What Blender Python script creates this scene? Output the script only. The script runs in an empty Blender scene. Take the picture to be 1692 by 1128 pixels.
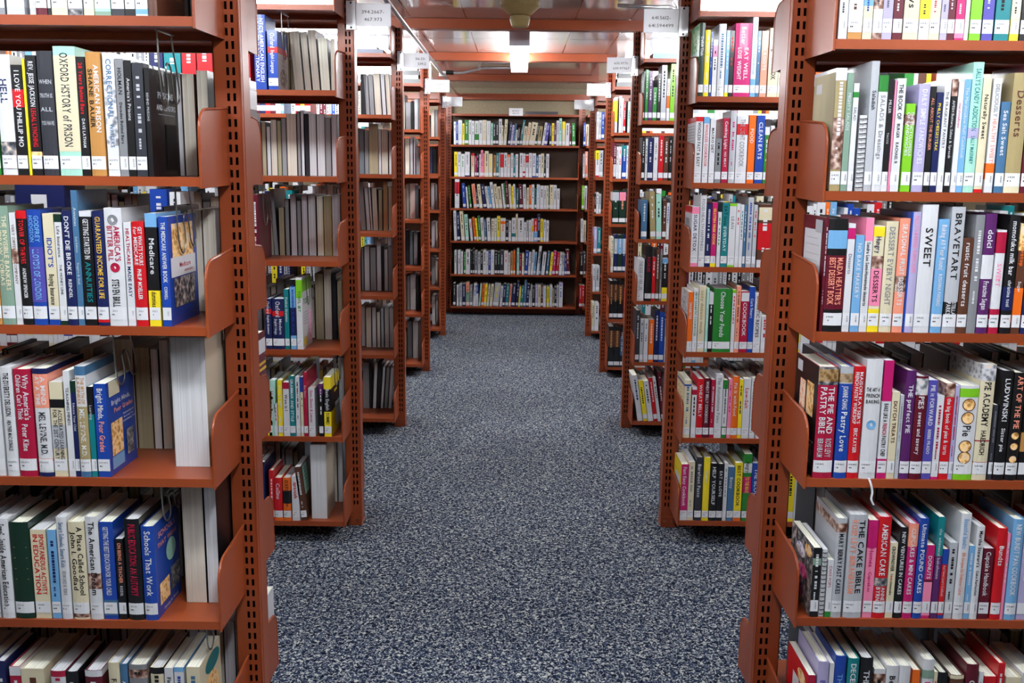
import bpy, math, random
from mathutils import Vector, Matrix
random.seed(7)
S = bpy.context.scene
COL = S.collection

# ------------------------------------------------------------------ camera, light level
cd = bpy.data.cameras.new('camera'); cam = bpy.data.objects.new('camera', cd); COL.objects.link(cam)
S.camera = cam
cd.sensor_width = 36.0; cd.lens = 36.0 * 1603.8 / 1692.0; cd.clip_start = .05
_p, _yw, _rl = .1761, .0049, .0114
cam.matrix_world = (Matrix.Translation((0, 0, 1.5)) @ Matrix.Rotation(_yw, 4, 'Z') @
                    Matrix.Rotation(math.pi / 2 - _p, 4, 'X') @ Matrix.Rotation(_rl, 4, 'Z'))
S.view_settings.view_transform = 'Standard'; S.view_settings.look = 'None'
S.view_settings.gamma = 1.0; S.view_settings.use_curve_mapping = False
S.view_settings.exposure = 1.4
W = bpy.data.worlds.new('world'); S.world = W; W.use_nodes = True
W.node_tree.nodes['Background'].inputs[0].default_value = (.8, .85, 1, 1)
W.node_tree.nodes['Background'].inputs[1].default_value = .3
LAMP = 15.0

# ------------------------------------------------------------------ materials
def lin(c):
    c /= 255.0
    return c / 12.92 if c <= .04045 else ((c + .055) / 1.055) ** 2.4
def rgb(r, g, b): return (lin(r), lin(g), lin(b), 1)
def new_mat(name, col=(.8, .8, .8, 1), rough=.5, spec=.5, metal=0., coat=0., emis=None):
    m = bpy.data.materials.new(name); m.use_nodes = True
    b = m.node_tree.nodes['Principled BSDF']
    b.inputs['Base Color'].default_value = col
    b.inputs['Roughness'].default_value = rough
    b.inputs['Specular IOR Level'].default_value = spec
    b.inputs['Metallic'].default_value = metal
    b.inputs['Coat Weight'].default_value = coat
    b.inputs['Coat Roughness'].default_value = .12
    if emis:
        b.inputs['Emission Color'].default_value = emis[0]; b.inputs['Emission Strength'].default_value = emis[1]
    return m
def nodes(m):
    nt = m.node_tree
    return nt, nt.nodes, nt.links, nt.nodes['Principled BSDF']
def ramp(N, stops, interp='LINEAR'):
    r = N.new('ShaderNodeValToRGB'); r.color_ramp.interpolation = interp
    e = r.color_ramp.elements
    while len(e) < len(stops): e.new(.5)
    for i, (p, c) in enumerate(stops): e[i].position = p; e[i].color = c
    return r
PAL = {'W': (208, 210, 216), 'G': (176, 180, 188), 'cr': (212, 203, 174), 'bg': (188, 178, 158), 'K': (18, 18, 22), 'dk': (48, 50, 58),
 'N': (20, 30, 82), 'B': (24, 66, 160), 'lb': (110, 165, 212), 'tl': (12, 120, 128), 'mt': (160, 212, 196), 'gn': (38, 125, 48),
 'lg': (120, 190, 35), 'dg': (14, 46, 34), 'y': (235, 212, 40), 'or': (228, 104, 26), 'r': (196, 18, 30), 'cm': (165, 20, 58),
 'mr': (92, 14, 36), 'pk': (234, 132, 168), 'mg': (186, 24, 104), 'pu': (84, 32, 96), 'vi': (78, 72, 162), 'lv': (170, 164, 204),
 'br': (88, 52, 38), 'tn': (186, 134, 72), 'kh': (160, 144, 102), 'sg': (124, 152, 136), 'gy': (128, 130, 136), 'sl': (66, 108, 146),
 'go': (204, 166, 60), 'sa': (232, 146, 122)}
WORD = {'W': 'white', 'G': 'light grey', 'cr': 'cream', 'bg': 'beige', 'K': 'black', 'dk': 'charcoal', 'N': 'navy', 'B': 'blue',
 'lb': 'light blue', 'tl': 'teal', 'mt': 'mint', 'gn': 'green', 'lg': 'lime green', 'dg': 'dark green', 'y': 'yellow', 'or': 'orange',
 'r': 'red', 'cm': 'crimson', 'mr': 'maroon', 'pk': 'pink', 'mg': 'magenta', 'pu': 'purple', 'vi': 'violet', 'lv': 'lavender',
 'br': 'brown', 'tn': 'tan', 'kh': 'khaki', 'sg': 'sage', 'gy': 'grey', 'sl': 'steel blue', 'go': 'gold', 'sa': 'salmon'}
_mc = {}
def M(key):
    """book materials by palette key; i: ink, c: cover, p: printed picture, e: page edges"""
    if key in _mc: return _mc[key]
    kind, k = key.split(':')
    c = rgb(*PAL[k])
    if kind == 'c': m = new_mat('book_cover_' + WORD[k].replace(' ', '_'), c, .42, .45, coat=.45)
    elif kind == 'i': m = new_mat('print_ink_' + WORD[k].replace(' ', '_'), c, .5, .3)
    elif kind == 'p':
        m = new_mat('printed_picture_' + WORD[k].replace(' ', '_'), c, .4, .4, coat=.3)
        nt, N, L, b = nodes(m)
        tc = N.new('ShaderNodeTexCoord'); v = N.new('ShaderNodeTexVoronoi'); v.inputs['Scale'].default_value = 90
        n = N.new('ShaderNodeTexNoise'); n.inputs['Scale'].default_value = 60
        L.new(tc.outputs['Object'], v.inputs['Vector']); L.new(tc.outputs['Object'], n.inputs['Vector'])
        d = tuple(x * .25 for x in c[:3]) + (1,); l = tuple(min(1, x * 2.2 + .12) for x in c[:3]) + (1,)
        r = ramp(N, [(0, d), (.45, c), (.7, l), (1, rgb(225, 205, 190))])
        mx = N.new('ShaderNodeMath'); mx.operation = 'MULTIPLY_ADD'
        L.new(v.outputs['Distance'], mx.inputs[0]); mx.inputs[1].default_value = .6; 
        L.new(n.outputs['Fac'], mx.inputs[2]); 
        s = N.new('ShaderNodeMath'); s.operation = 'SUBTRACT'; L.new(mx.outputs[0], s.inputs[0]); s.inputs[1].default_value = .15
        L.new(s.outputs[0], r.inputs[0]); L.new(r.outputs[0], b.inputs['Base Color'])
    elif kind == 'e':
        g = sum(PAL[k]) / 3; kk = .18 if k in ('lv', 'lb', 'sa', 'sl', 'mt') else .55; c = rgb(*[min(240, (q * kk + g * (1 - kk)) * (1.22 if g > 100 else 1)) for q in PAL[k]])
        m = new_mat('page_edges_' + WORD[k].replace(' ', '_'), c, .8, .2)
        nt, N, L, b = nodes(m)
        tc = N.new('ShaderNodeTexCoord'); mp = N.new('ShaderNodeMapping'); mp.inputs['Scale'].default_value = (900, 6, 2)
        n = N.new('ShaderNodeTexNoise'); n.inputs['Scale'].default_value = 1.0; n.inputs['Detail'].default_value = 3
        L.new(tc.outputs['Object'], mp.inputs[0]); L.new(mp.outputs[0], n.inputs['Vector'])
        r = ramp(N, [(.3, tuple(x * .66 for x in c[:3]) + (1,)), (.7, tuple(min(1, x * 1.1) for x in c[:3]) + (1,))])
        L.new(n.outputs['Fac'], r.inputs[0]); L.new(r.outputs[0], b.inputs['Base Color'])
    _mc[key] = m
    return m
LABEL_W = new_mat('label_paper', rgb(216, 218, 224), .55, .3)
def painted_steel():
    m = new_mat('painted_steel_terracotta', rgb(176, 74, 40), .4, .4, coat=.12)
    nt, N, L, b = nodes(m)
    tc = N.new('ShaderNodeTexCoord'); n = N.new('ShaderNodeTexNoise'); n.inputs['Scale'].default_value = 2.5; n.inputs['Detail'].default_value = 4
    L.new(tc.outputs['Object'], n.inputs['Vector'])
    r = ramp(N, [(.35, rgb(136, 60, 29)), (.65, rgb(154, 72, 37))])
    L.new(n.outputs['Fac'], r.inputs[0])
    n2 = N.new('ShaderNodeTexNoise'); n2.inputs['Scale'].default_value = 260; n2.inputs['Detail'].default_value = 2
    L.new(tc.outputs['Object'], n2.inputs['Vector'])
    bp = N.new('ShaderNodeBump'); bp.inputs['Strength'].default_value = .12; bp.inputs['Distance'].default_value = .001
    L.new(n2.outputs['Fac'], bp.inputs['Height']); L.new(bp.outputs[0], b.inputs['Normal'])
    L.new(r.outputs[0], b.inputs['Base Color'])
    return m
STEEL = painted_steel()
WIRE = new_mat('steel_wire', rgb(150, 152, 150), .3, .5, metal=.9)
CHROME = new_mat('conduit_steel', rgb(205, 208, 212), .28, .5, metal=.85)
SLOT_SHADE = new_mat('slot_shade_dark', rgb(26, 20, 20), .8, .2)  # near-black colour paints the shade inside the hollow uprights
RUBBER = new_mat('black_rubber', rgb(18, 18, 18), .6)
PLAS = new_mat('clear_sleeve_plastic', rgb(205, 206, 214), .12, .6, coat=.6)
CARD = new_mat('sign_card', rgb(232, 233, 240), .25, .5, coat=.3)
GLARE = new_mat('sign_card_shiny', rgb(190, 194, 198), .08, .9, coat=1)
BOLT = new_mat('bolt_metal', rgb(140, 80, 60), .4, .5, metal=.4)
BEIGE = new_mat('aged_plastic', rgb(176, 160, 104), .45)
LENS = new_mat('lamp_diffuser', rgb(255, 255, 255), .5, emis=((.93, .97, 1, 1), LAMP))
HOUS = new_mat('lamp_housing', rgb(206, 210, 222), .4)

def carpet():
    m = new_mat('speckled_carpet', rgb(70, 80, 100), .95, .1)
    nt, N, L, b = nodes(m)
    tc = N.new('ShaderNodeTexCoord')
    n = N.new('ShaderNodeTexNoise'); n.inputs['Scale'].default_value = 100; n.inputs['Detail'].default_value = 2.5; n.inputs['Roughness'].default_value = .7; n.inputs['Distortion'].default_value = 1.2
    L.new(tc.outputs['Object'], n.inputs['Vector'])
    r = ramp(N, [(.42, rgb(6, 10, 28)), (.485, rgb(36, 48, 76)), (.54, rgb(68, 84, 112)), (.60, rgb(192, 194, 184))])
    L.new(n.outputs['Fac'], r.inputs[0])
    g = N.new('ShaderNodeTexNoise'); g.inputs['Scale'].default_value = 1.4; g.inputs['Detail'].default_value = 4
    L.new(tc.outputs['Object'], g.inputs['Vector'])
    r2 = ramp(N, [(.35, (.86, .86, .86, 1)), (.65, (1, 1, 1, 1))]); L.new(g.outputs['Fac'], r2.inputs[0])
    mx = N.new('ShaderNodeMix'); mx.data_type = 'RGBA'; mx.blend_type = 'MULTIPLY'; mx.inputs[0].default_value = 1
    L.new(r.outputs[0], mx.inputs[6]); L.new(r2.outputs[0], mx.inputs[7]); L.new(mx.outputs[2], b.inputs['Base Color'])
    bp = N.new('ShaderNodeBump'); bp.inputs['Strength'].default_value = .5; bp.inputs['Distance'].default_value = .004
    L.new(n.outputs['Fac'], bp.inputs['Height']); L.new(bp.outputs[0], b.inputs['Normal'])
    return m
def ceiling_mat():
    m = new_mat('glossy_ceiling_panels', rgb(190, 182, 180), .1, .5, coat=.3)
    nt, N, L, b = nodes(m)
    tc = N.new('ShaderNodeTexCoord'); br = N.new('ShaderNodeTexBrick')
    mp = N.new('ShaderNodeMapping'); mp.inputs['Rotation'].default_value = (0, 0, math.pi / 2)
    L.new(tc.outputs['Object'], mp.inputs[0]); L.new(mp.outputs[0], br.inputs['Vector'])
    br.offset = 0; br.inputs['Scale'].default_value = 1; br.inputs['Mortar Size'].default_value = .004; br.inputs['Mortar Smooth'].default_value = .3
    br.inputs['Brick Width'].default_value = 1.6; br.inputs['Row Height'].default_value = .30
    br.inputs['Color1'].default_value = rgb(198, 190, 188); br.inputs['Color2'].default_value = rgb(188, 180, 178); br.inputs['Mortar'].default_value = rgb(80, 68, 66)
    L.new(br.outputs['Color'], b.inputs['Base Color'])
    n = N.new('ShaderNodeTexNoise'); n.inputs['Scale'].default_value = 5; L.new(tc.outputs['Object'], n.inputs['Vector'])
    bp = N.new('ShaderNodeBump'); bp.inputs['Strength'].default_value = .05; bp.inputs['Distance'].default_value = .01
    L.new(n.outputs['Fac'], bp.inputs['Height']); L.new(bp.outputs[0], b.inputs['Normal'])
    return m
def wall_mat():
    m = new_mat('tan_wall_paint', rgb(176, 162, 136), .8, .2)
    nt, N, L, b = nodes(m)
    tc = N.new('ShaderNodeTexCoord'); n = N.new('ShaderNodeTexNoise'); n.inputs['Scale'].default_value = 90; L.new(tc.outputs['Object'], n.inputs['Vector'])
    r = ramp(N, [(.3, rgb(132, 120, 98)), (.7, rgb(154, 141, 117))]); L.new(n.outputs['Fac'], r.inputs[0]); L.new(r.outputs[0], b.inputs['Base Color'])
    return m
CARPET, CEIL, WALL = carpet(), ceiling_mat(), wall_mat()

# ------------------------------------------------------------------ mesh helpers
class MB:
    def __init__(s): s.v = []; s.f = []; s.m = []; s.mats = []; s.T = None
    def mi(s, mat):
        if mat not in s.mats: s.mats.append(mat)
        return s.mats.index(mat)
    def add(s, vs, fs, mat):
        o = len(s.v); i = s.mi(mat)
        s.v += [tuple(s.T @ Vector(v)) for v in vs] if s.T is not None else vs
        for f in fs: s.f.append(tuple(o + a for a in f)); s.m.append(i)
    def box(s, x0, x1, y0, y1, z0, z1, mat):
        vs = [(x0, y0, z0), (x1, y0, z0), (x1, y1, z0), (x0, y1, z0), (x0, y0, z1), (x1, y0, z1), (x1, y1, z1), (x0, y1, z1)]
        s.add(vs, [(0, 3, 2, 1), (4, 5, 6, 7), (0, 1, 5, 4), (1, 2, 6, 5), (2, 3, 7, 6), (3, 0, 4, 7)], mat)
    def tube(s, pts, r, mat, n=6):
        P = [Vector(p) for p in pts]; vs = []; fs = []
        up = Vector((.13, .31, .94))
        for i, p in enumerate(P):
            t = (P[min(i + 1, len(P) - 1)] - P[max(i - 1, 0)]).normalized()
            a = t.cross(up)
            if a.length < .1: a = t.cross(Vector((1, 0, 0)))
            a.normalize(); b = t.cross(a)
            for k in range(n):
                w = 2 * math.pi * k / n; vs.append(tuple(p + a * (r * math.cos(w)) + b * (r * math.sin(w))))
        for i in range(len(P) - 1):
            for k in range(n):
                k2 = (k + 1) % n; fs.append((i * n + k, i * n + k2, (i + 1) * n + k2, (i + 1) * n + k))
        fs.append(tuple(range(n - 1, -1, -1))); fs.append(tuple((len(P) - 1) * n + k for k in range(n)))
        s.add(vs, fs, mat)
    def obj(s, name, parent=None, smooth=False, loc=None):
        me = bpy.data.meshes.new(name); me.from_pydata(s.v, [], s.f)
        for m in s.mats: me.materials.append(m)
        me.polygons.foreach_set('material_index', s.m)
        if smooth: me.polygons.foreach_set('use_smooth', [True] * len(s.f))
        me.update()
        o = bpy.data.objects.new(name, me); COL.objects.link(o)
        if parent is not None: o.parent = parent
        if loc: o.location = loc
        return o
def empty(name, loc, label, cat, group=None):
    o = bpy.data.objects.new(name, None); COL.objects.link(o); o.location = loc; o.empty_display_size = .05
    o['label'] = label; o['category'] = cat
    if group: o['group'] = group
    return o
def tag(o, label, cat, group=None):
    o['label'] = label; o['category'] = cat
    if group: o['group'] = group
    return o
def smooth_path(pts, n=6):
    P = [Vector(p) for p in pts]; P = [P[0]] + P + [P[-1]]; out = []
    for i in range(1, len(P) - 2):
        a, b, c, d = P[i - 1:i + 3]
        for k in range(n):
            t = k / n
            out.append(.5 * ((2 * b) + (c - a) * t + (2 * a - 5 * b + 4 * c - d) * t * t + (3 * b - a - 3 * c + d) * t ** 3))
    out.append(P[-1]); return out

# ------------------------------------------------------------------ lettering: glyph outlines kept once, laid out as mesh
_gl = {}
def glyph(ch, bold):
    k = (ch, bold)
    if k not in _gl:
        c = bpy.data.curves.new('glyph', 'FONT'); c.body = ch; c.size = 1; c.resolution_u = 2; c.fill_mode = 'FRONT'; c.offset = .016 if bold else 0
        o = bpy.data.objects.new('glyph', c); me = bpy.data.meshes.new_from_object(o)
        vs = [(v.co.x, v.co.y) for v in me.vertices]; fs = [tuple(p.vertices) for p in me.polygons]
        bpy.data.objects.remove(o); bpy.data.meshes.remove(me); bpy.data.curves.remove(c)
        if vs:
            x0 = min(v[0] for v in vs); x1 = max(v[0] for v in vs); vs = [(v[0] - x0, v[1]) for v in vs]
            _gl[k] = (vs, fs, x1 - x0 + .09)
        else: _gl[k] = ([], [], .32)
    return _gl[k]
def runs(text, ink):
    out = []; i = 0
    while i < len(text):
        if text[i] == '{':
            j = text.index('}', i); ink = text[i + 1:j]; i = j + 1; continue
        out.append((text[i], ink)); i += 1
    return out, ink
def text_w(rs, bold): return sum(glyph(c, bold)[2] for c, _ in rs)
def put_text(mb, rs, fn, length, cap, bold=True, maxw=1.2):
    """rs [(char, ink)], fn(u, v) -> point; u runs along the line from its start, v from the baseline; centred in length"""
    w = text_w(rs, bold)
    if not w: return
    sc = cap / .70; sx = min(length / w, sc * maxw)
    if sx < .42 * sc: sc = sx / .42
    off = (length - sx * w) / 2; u = off
    for c, ink in rs:
        vs, fs, adv = glyph(c, bold)
        if vs: mb.add([fn(u + x * sx, y * sc) for x, y in vs], fs, M('i:' + ink))
        u += adv * sx
    return

# ------------------------------------------------------------------ books
PICKEY = ('br', 'dk', 'gy', 'tn')
def arc(w, b, n=5):
    """spine outline: x positions and bulge towards the reader (negative y)"""
    return [(-w / 2 + w * i / (n - 1), -b * (1 - (2 * i / (n - 1) - 1) ** 2)) for i in range(n)]
def cover_shell(mb, w, h, d, b, t, mat, n):
    a = arc(w, b, n); outer = [(-w / 2, d)] + a + [(w / 2, d)]
    wi = w - 2 * t
    ai = [(x * wi / w, y + t) for x, y in a]; inner = [(-wi / 2, d)] + ai + [(wi / 2, d)]
    k = len(outer); vs = []
    for pl in (outer, inner):
        for z in (0, h): vs += [(x, y, z) for x, y in pl]
    fs = []
    for i in range(k - 1):
        fs.append((i, i + 1, k + i + 1, k + i)); fs.append((2 * k + i + 1, 2 * k + i, 3 * k + i, 3 * k + i + 1))
        fs.append((k + i, k + i + 1, 3 * k + i + 1, 3 * k + i)); fs.append((i + 1, i, 2 * k + i, 2 * k + i + 1))
    fs.append((0, k, 3 * k, 2 * k)); fs.append((k - 1, 3 * k - 1, 4 * k - 1, 2 * k - 1))
    mb.add(vs, fs, mat)
def spine_fn(w, b, off):
    def y(x):
        q = max(-1, min(1, 2 * x / w)); return -b * (1 - q * q) - off
    return y
def pages(mb, w, h, d, t, sq, mat):
    x = w / 2 - t - .0002; z0 = sq; z1 = h - sq; y0 = t + .001; y1 = d - sq
    vs = [(-x, y0, z0), (x, y0, z0), (x, y1, z0), (x * .3, y1 - sq * .8, z0), (-x * .3, y1 - sq * .8, z0), (-x, y1, z0)]
    vs += [(a, c, z1) for a, c, _ in vs]
    mb.add(vs, [(5, 4, 3, 2, 1, 0), (6, 7, 8, 9, 10, 11)] + [(i, (i + 1) % 6, 6 + (i + 1) % 6, 6 + i) for i in range(6)], mat)
def band(mb, w, d, b, z0, z1, mat, n, off=.0003, side=1.0):
    a = arc(w + .0006, b, n)
    pl = [(-w / 2 - .0004, d * side)] + [(x, y - off) for x, y in a] + [(w / 2 + .0004, d * side)]
    k = len(pl)
    mb.add([(x, y, z0) for x, y in pl] + [(x, y, z1) for x, y in pl], [(i, i + 1, k + i + 1, k + i) for i in range(k - 1)], mat)
def scribble(mb, fn, length, hgt, ink, rnd, dash=.006):
    u = 0
    while u < length:
        wd = dash * rnd.uniform(.4, 1.3)
        if rnd.random() < .82 and u + wd < length:
            mb.add([fn(u, 0), fn(u + wd, 0), fn(u + wd, hgt), fn(u, hgt)], [(0, 1, 2, 3)], M('i:' + ink))
        u += wd + dash * .35
def disc(mb, fn, u, v, ru, rv, mat, n=14):
    mb.add([fn(u + ru * math.cos(2 * math.pi * k / n), v + rv * math.sin(2 * math.pi * k / n)) for k in range(n)], [tuple(range(n))], mat)

FACES = {  # what the outward cover shows: rectangles r(u0,v0,u1,v1), discs o(u,v,ru,rv), writing t(text,u0,u1,v,cap)
 'jack': [('t', 'Jack Henry Abbott', 'tn', .08, .9, .22, .05)],
 'prison': [('t', 'PRISONS', 'G', .2, .9, .74, .06), ('t', 'AND CENSORS', 'G', .2, .9, .63, .05), ('r', 'i:gy', .25, .585, .85, .592), ('r', 'i:K', .5, .06, .9, .5)],
 'medicare': [('r', 'p:tn', .12, .60, .86, .93), ('r', 'c:W', .05, .44, .92, .62), ('t', 'Medicare', 'cm', .2, .88, .52, .045), ('t', 'ANSWER BOOK', 'cm', .45, .85, .47, .018), ('r', 'p:dk', .12, .16, .86, .43)],
 'bright': [('t', 'Bright Minds,', 'W', .05, .95, .74, .05), ('t', 'Poor Grades', 'sa', .2, .95, .65, .05), ('r', 'p:tn', .1, .2, .5, .56), ('r', 'c:cr', .08, .84, .45, 1.0), ('r', 'c:lb', .08, .06, .5, .19), ('t', 'Understanding and', 'W', .5, .95, .58, .02), ('t', 'Motivating Your', 'W', .5, .95, .54, .02), ('t', 'Underachieving Child', 'W', .5, .95, .5, .02), ('r', 'p:dk', .6, .12, .85, .4)],
 'schools': [('t', 'SCHOOLS', 'sa', .1, .9, .83, .06), ('t', 'THAT WORK', 'sa', .1, .9, .73, .05), ('o', 'c:mt', .62, .6, .2, .12), ('r', 'p:tn', .1, .12, .5, .35), ('r', 'p:dk', .55, .15, .95, .4), ('t', 'George H. Wood', 'W', .1, .95, .04, .03)],
 'child': [('o', 'c:tl', .6, .86, .34, .1), ('o', 'p:tn', .5, .55, .35, .22), ('r', 'c:W', .1, .05, .9, .28)],
 'burlap': [('r', 'e:kh', .04, .02, .98, .97), ('r', 'c:W', .15, .82, .4, .9)],
 'heatter': [('r', 'c:W', .1, .48, .86, .88), ('r', 'i:gy', .18, .8, .7, .803), ('r', 'i:gy', .18, .74, .78, .743), ('r', 'i:gy', .18, .66, .8, .663), ('r', 'i:gy', .18, .6, .76, .603), ('r', 'i:gy', .18, .55, .8, .553), ('r', 'c:G', .6, .86, .9, .97)],
 'pie': [('r', 'c:K', .0, .0, 1, 1), ('r', 'p:tn', .55, .52, .85, .82), ('r', 'p:sa', .25, .4, .5, .8), ('r', 'c:W', .1, .86, .32, .96), ('r', 'c:G', .05, .3, .95, .315), ('r', 'p:dk', .1, .1, .9, .28)],
 'veg': [('r', 'p:dk', .0, .0, 1, 1), ('o', 'p:lv', .45, .75, .2, .1), ('o', 'p:mg', .6, .5, .2, .1), ('o', 'p:pu', .5, .22, .25, .12), ('o', 'p:tn', .8, .88, .15, .08), ('o', 'p:lv', .3, .3, .14, .1)],
 'redbread': [('r', 'c:r', .0, .0, 1, 1), ('o', 'p:tn', .7, .85, .2, .08), ('r', 'c:W', .3, .6, .6, .78), ('r', 'c:lb', .2, .3, .5, .5)],
 'leafy': [('r', 'p:gn', .0, .0, 1, 1), ('r', 'c:mt', .1, .4, .9, .5), ('r', 'c:mt', .1, .55, .9, .62)],
 'stripes': [('r', 'c:r', .0, .92, 1, 1)] + [('r', 'i:gy', .08, .86 - .045 * k, .9, .87 - .045 * k) for k in range(8)],
 'redcap': [('r', 'c:r', .0, .9, 1, 1)] + [('r', 'i:gy', .1 + .1 * k, .6, .14 + .1 * k, .8) for k in range(7)],
 'photo': [('r', 'p:gy', .0, .3, 1, 1), ('r', 'c:W', .1, .05, .9, .2)],
 'plain': [('r', 'p:kh', .1, .3, .9, .9)],
 'yellow': [('r', 'c:y', .0, .0, 1, 1), ('r', 'c:W', .2, .5, .8, .75), ('o', 'p:tn', .5, .3, .25, .12)],
 'brain': [('r', 'c:G', .0, .0, 1, .62), ('r', 'c:r', .0, .62, 1, .72), ('t', 'English', 'gy', .2, .9, .5, .04), ('t', 'Language', 'gy', .15, .95, .42, .04), ('o', 'p:dk', .5, .22, .34, .16)],
 'plainmr': [('r', 'c:mr', .0, .0, 1, 1), ('t', 'text', 'br', .4, .7, .15, .02)],
 'toefl': [('r', 'c:W', .0, .0, 1, .8), ('r', 'c:lg', .0, .8, 1, .97), ('t', 'TOEFL', 'gn', .05, .8, .62, .08), ('r', 'i:gy', .1, .5, .5, .51), ('r', 'i:gy', .1, .46, .5, .47), ('r', 'i:gy', .1, .42, .5, .43), ('r', 'i:gy', .1, .38, .5, .39), ('r', 'i:gy', .1, .34, .45, .35), ('r', 'p:pk', .6, .06, .98, .5), ('o', 'c:y', .2, .1, .14, .07)],
 'yellowblack': [('r', 'c:y', .0, .0, 1, .42), ('r', 'c:W', .45, .1, 1, .5), ('t', 'Basic', 'y', .1, .9, .8, .05), ('t', 'English', 'y', .1, .95, .7, .05), ('r', 'i:gy', .5, .4, .9, .42)],
 'greencard': [('r', 'c:mt', .15, .45, .6, .98)] + [('r', 'i:dk', .22, .55 + .07 * k, .52, .56 + .07 * k) for k in range(6)],
 'tealpic': [('r', 'p:dk', .0, .0, 1, .4)],
}
def draw_face(mb, name, w, h, d, side):
    x = side * (w / 2 + .0007)
    def at(layer):
        xx = x + side * layer * .00022
        if side > 0: return lambda u, v: (xx, u * d, v * h)
        return lambda u, v: (xx, (1 - u) * d, v * h)
    for i, e in enumerate(FACES[name]):
        f = at(i)
        if e[0] == 'r':
            _, k, u0, v0, u1, v1 = e; mb.add([f(u0, v0), f(u1, v0), f(u1, v1), f(u0, v1)], [(0, 1, 2, 3)], M(k))
        elif e[0] == 'o': disc(mb, f, e[2], e[3], e[4], e[5], M(e[1]), 20)
        else:
            _, s, ink, u0, u1, v, cap = e
            rs, _i = runs(s, ink)
            put_text(mb, rs, lambda a, b: f(u0 + a / d, v + b / h), (u1 - u0) * d, cap * h, True)

def seg_text(mb, sp, w, h, b, lab):
    t = sp['title']; y = spine_fn(w, b, .0006)
    top = h * .95; low = max(lab + .006, h * .06)
    for e in sp['o']:
        if e.startswith('b:'):
            _, k, a, c = e.split(':'); a = float(a); c = float(c)
            if c >= .93 and a >= .78: top = min(top, a * h - .003)
        if e.startswith('ic:'):
            _, k, zc, r = e.split(':'); disc(mb, lambda u, v: (u, y(u) - .0001, v), 0, float(zc) * h, float(r) * w, float(r) * w, M('i:' + k), 16)
    if 'st' in sp['o']:
        lines = t.split('/') if t else ['', '', '', '']; zz = h * .74
        for l in lines:
            rs, _ = runs(l, sp['ink']); z0 = zz
            if l: put_text(mb, rs, lambda a, c: (-w * .42 + a, y(-w * .42 + a), z0 + c), w * .84, min(.0085, w * .3))
            else: mb.add([(-w * .35, y(-w * .35), z0), (w * .35, y(w * .35), z0), (w * .35, y(w * .35), z0 + .0015), (-w * .35, y(-w * .35), z0 + .0015)], [(0, 1, 2, 3)], M('i:' + sp['ink']))
            zz -= h * (.11 if 'wide' in sp['o'] or not t else .05)
        return
    ink = sp['ink']; parts = []
    for j, s in enumerate(t.split('/')):
        rg = None
        if s.startswith('@'):
            _, q, s = s.split('@'); q = q.split(':'); rg = (float(q[0]) * h, float(q[1]) * h)
        ls = []
        for l in s.split('^'):
            rs, ink = runs(l, ink); ls.append(rs)
        n = len(ls); cap = w * (.46 if n == 1 else .31) * (1 if j == 0 or rg else .74); cap = min(cap, .0175)
        parts.append((ls, cap, max(text_w(r, True) for r in ls) * cap / .7, rg))
    def line(ls, cap, z, L):
        n = len(ls)
        for i, rs in enumerate(ls):
            xc = 0 if n == 1 else (w * .2 if i == 0 else -w * .2)
            xb = xc - cap / 2
            put_text(mb, rs, lambda a, c: (xb + c, y(xb + c), z - a), L, cap, w > .016, 1.3)
    for ls, cap, L, rg in parts:
        if rg: L2 = min(L * 1.25, rg[1] - rg[0]); line(ls, cap, (rg[0] + rg[1] + L2) / 2, L2)
    free_parts = [p for p in parts if not p[3]]
    if not free_parts: return
    tot = sum(p[2] for p in free_parts); avail = (top - low) * .96; gap = min(.012, avail * .05)
    avail -= gap * (len(free_parts) - 1); k = min(1.12, avail / tot); free = avail - k * tot
    z = top - free * .3
    for ls, cap, L, rg in free_parts:
        line(ls, cap, z, L * k)
        z -= L * k + gap + (free * .3 / (len(free_parts) - 1) if len(free_parts) > 1 else 0)

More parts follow.
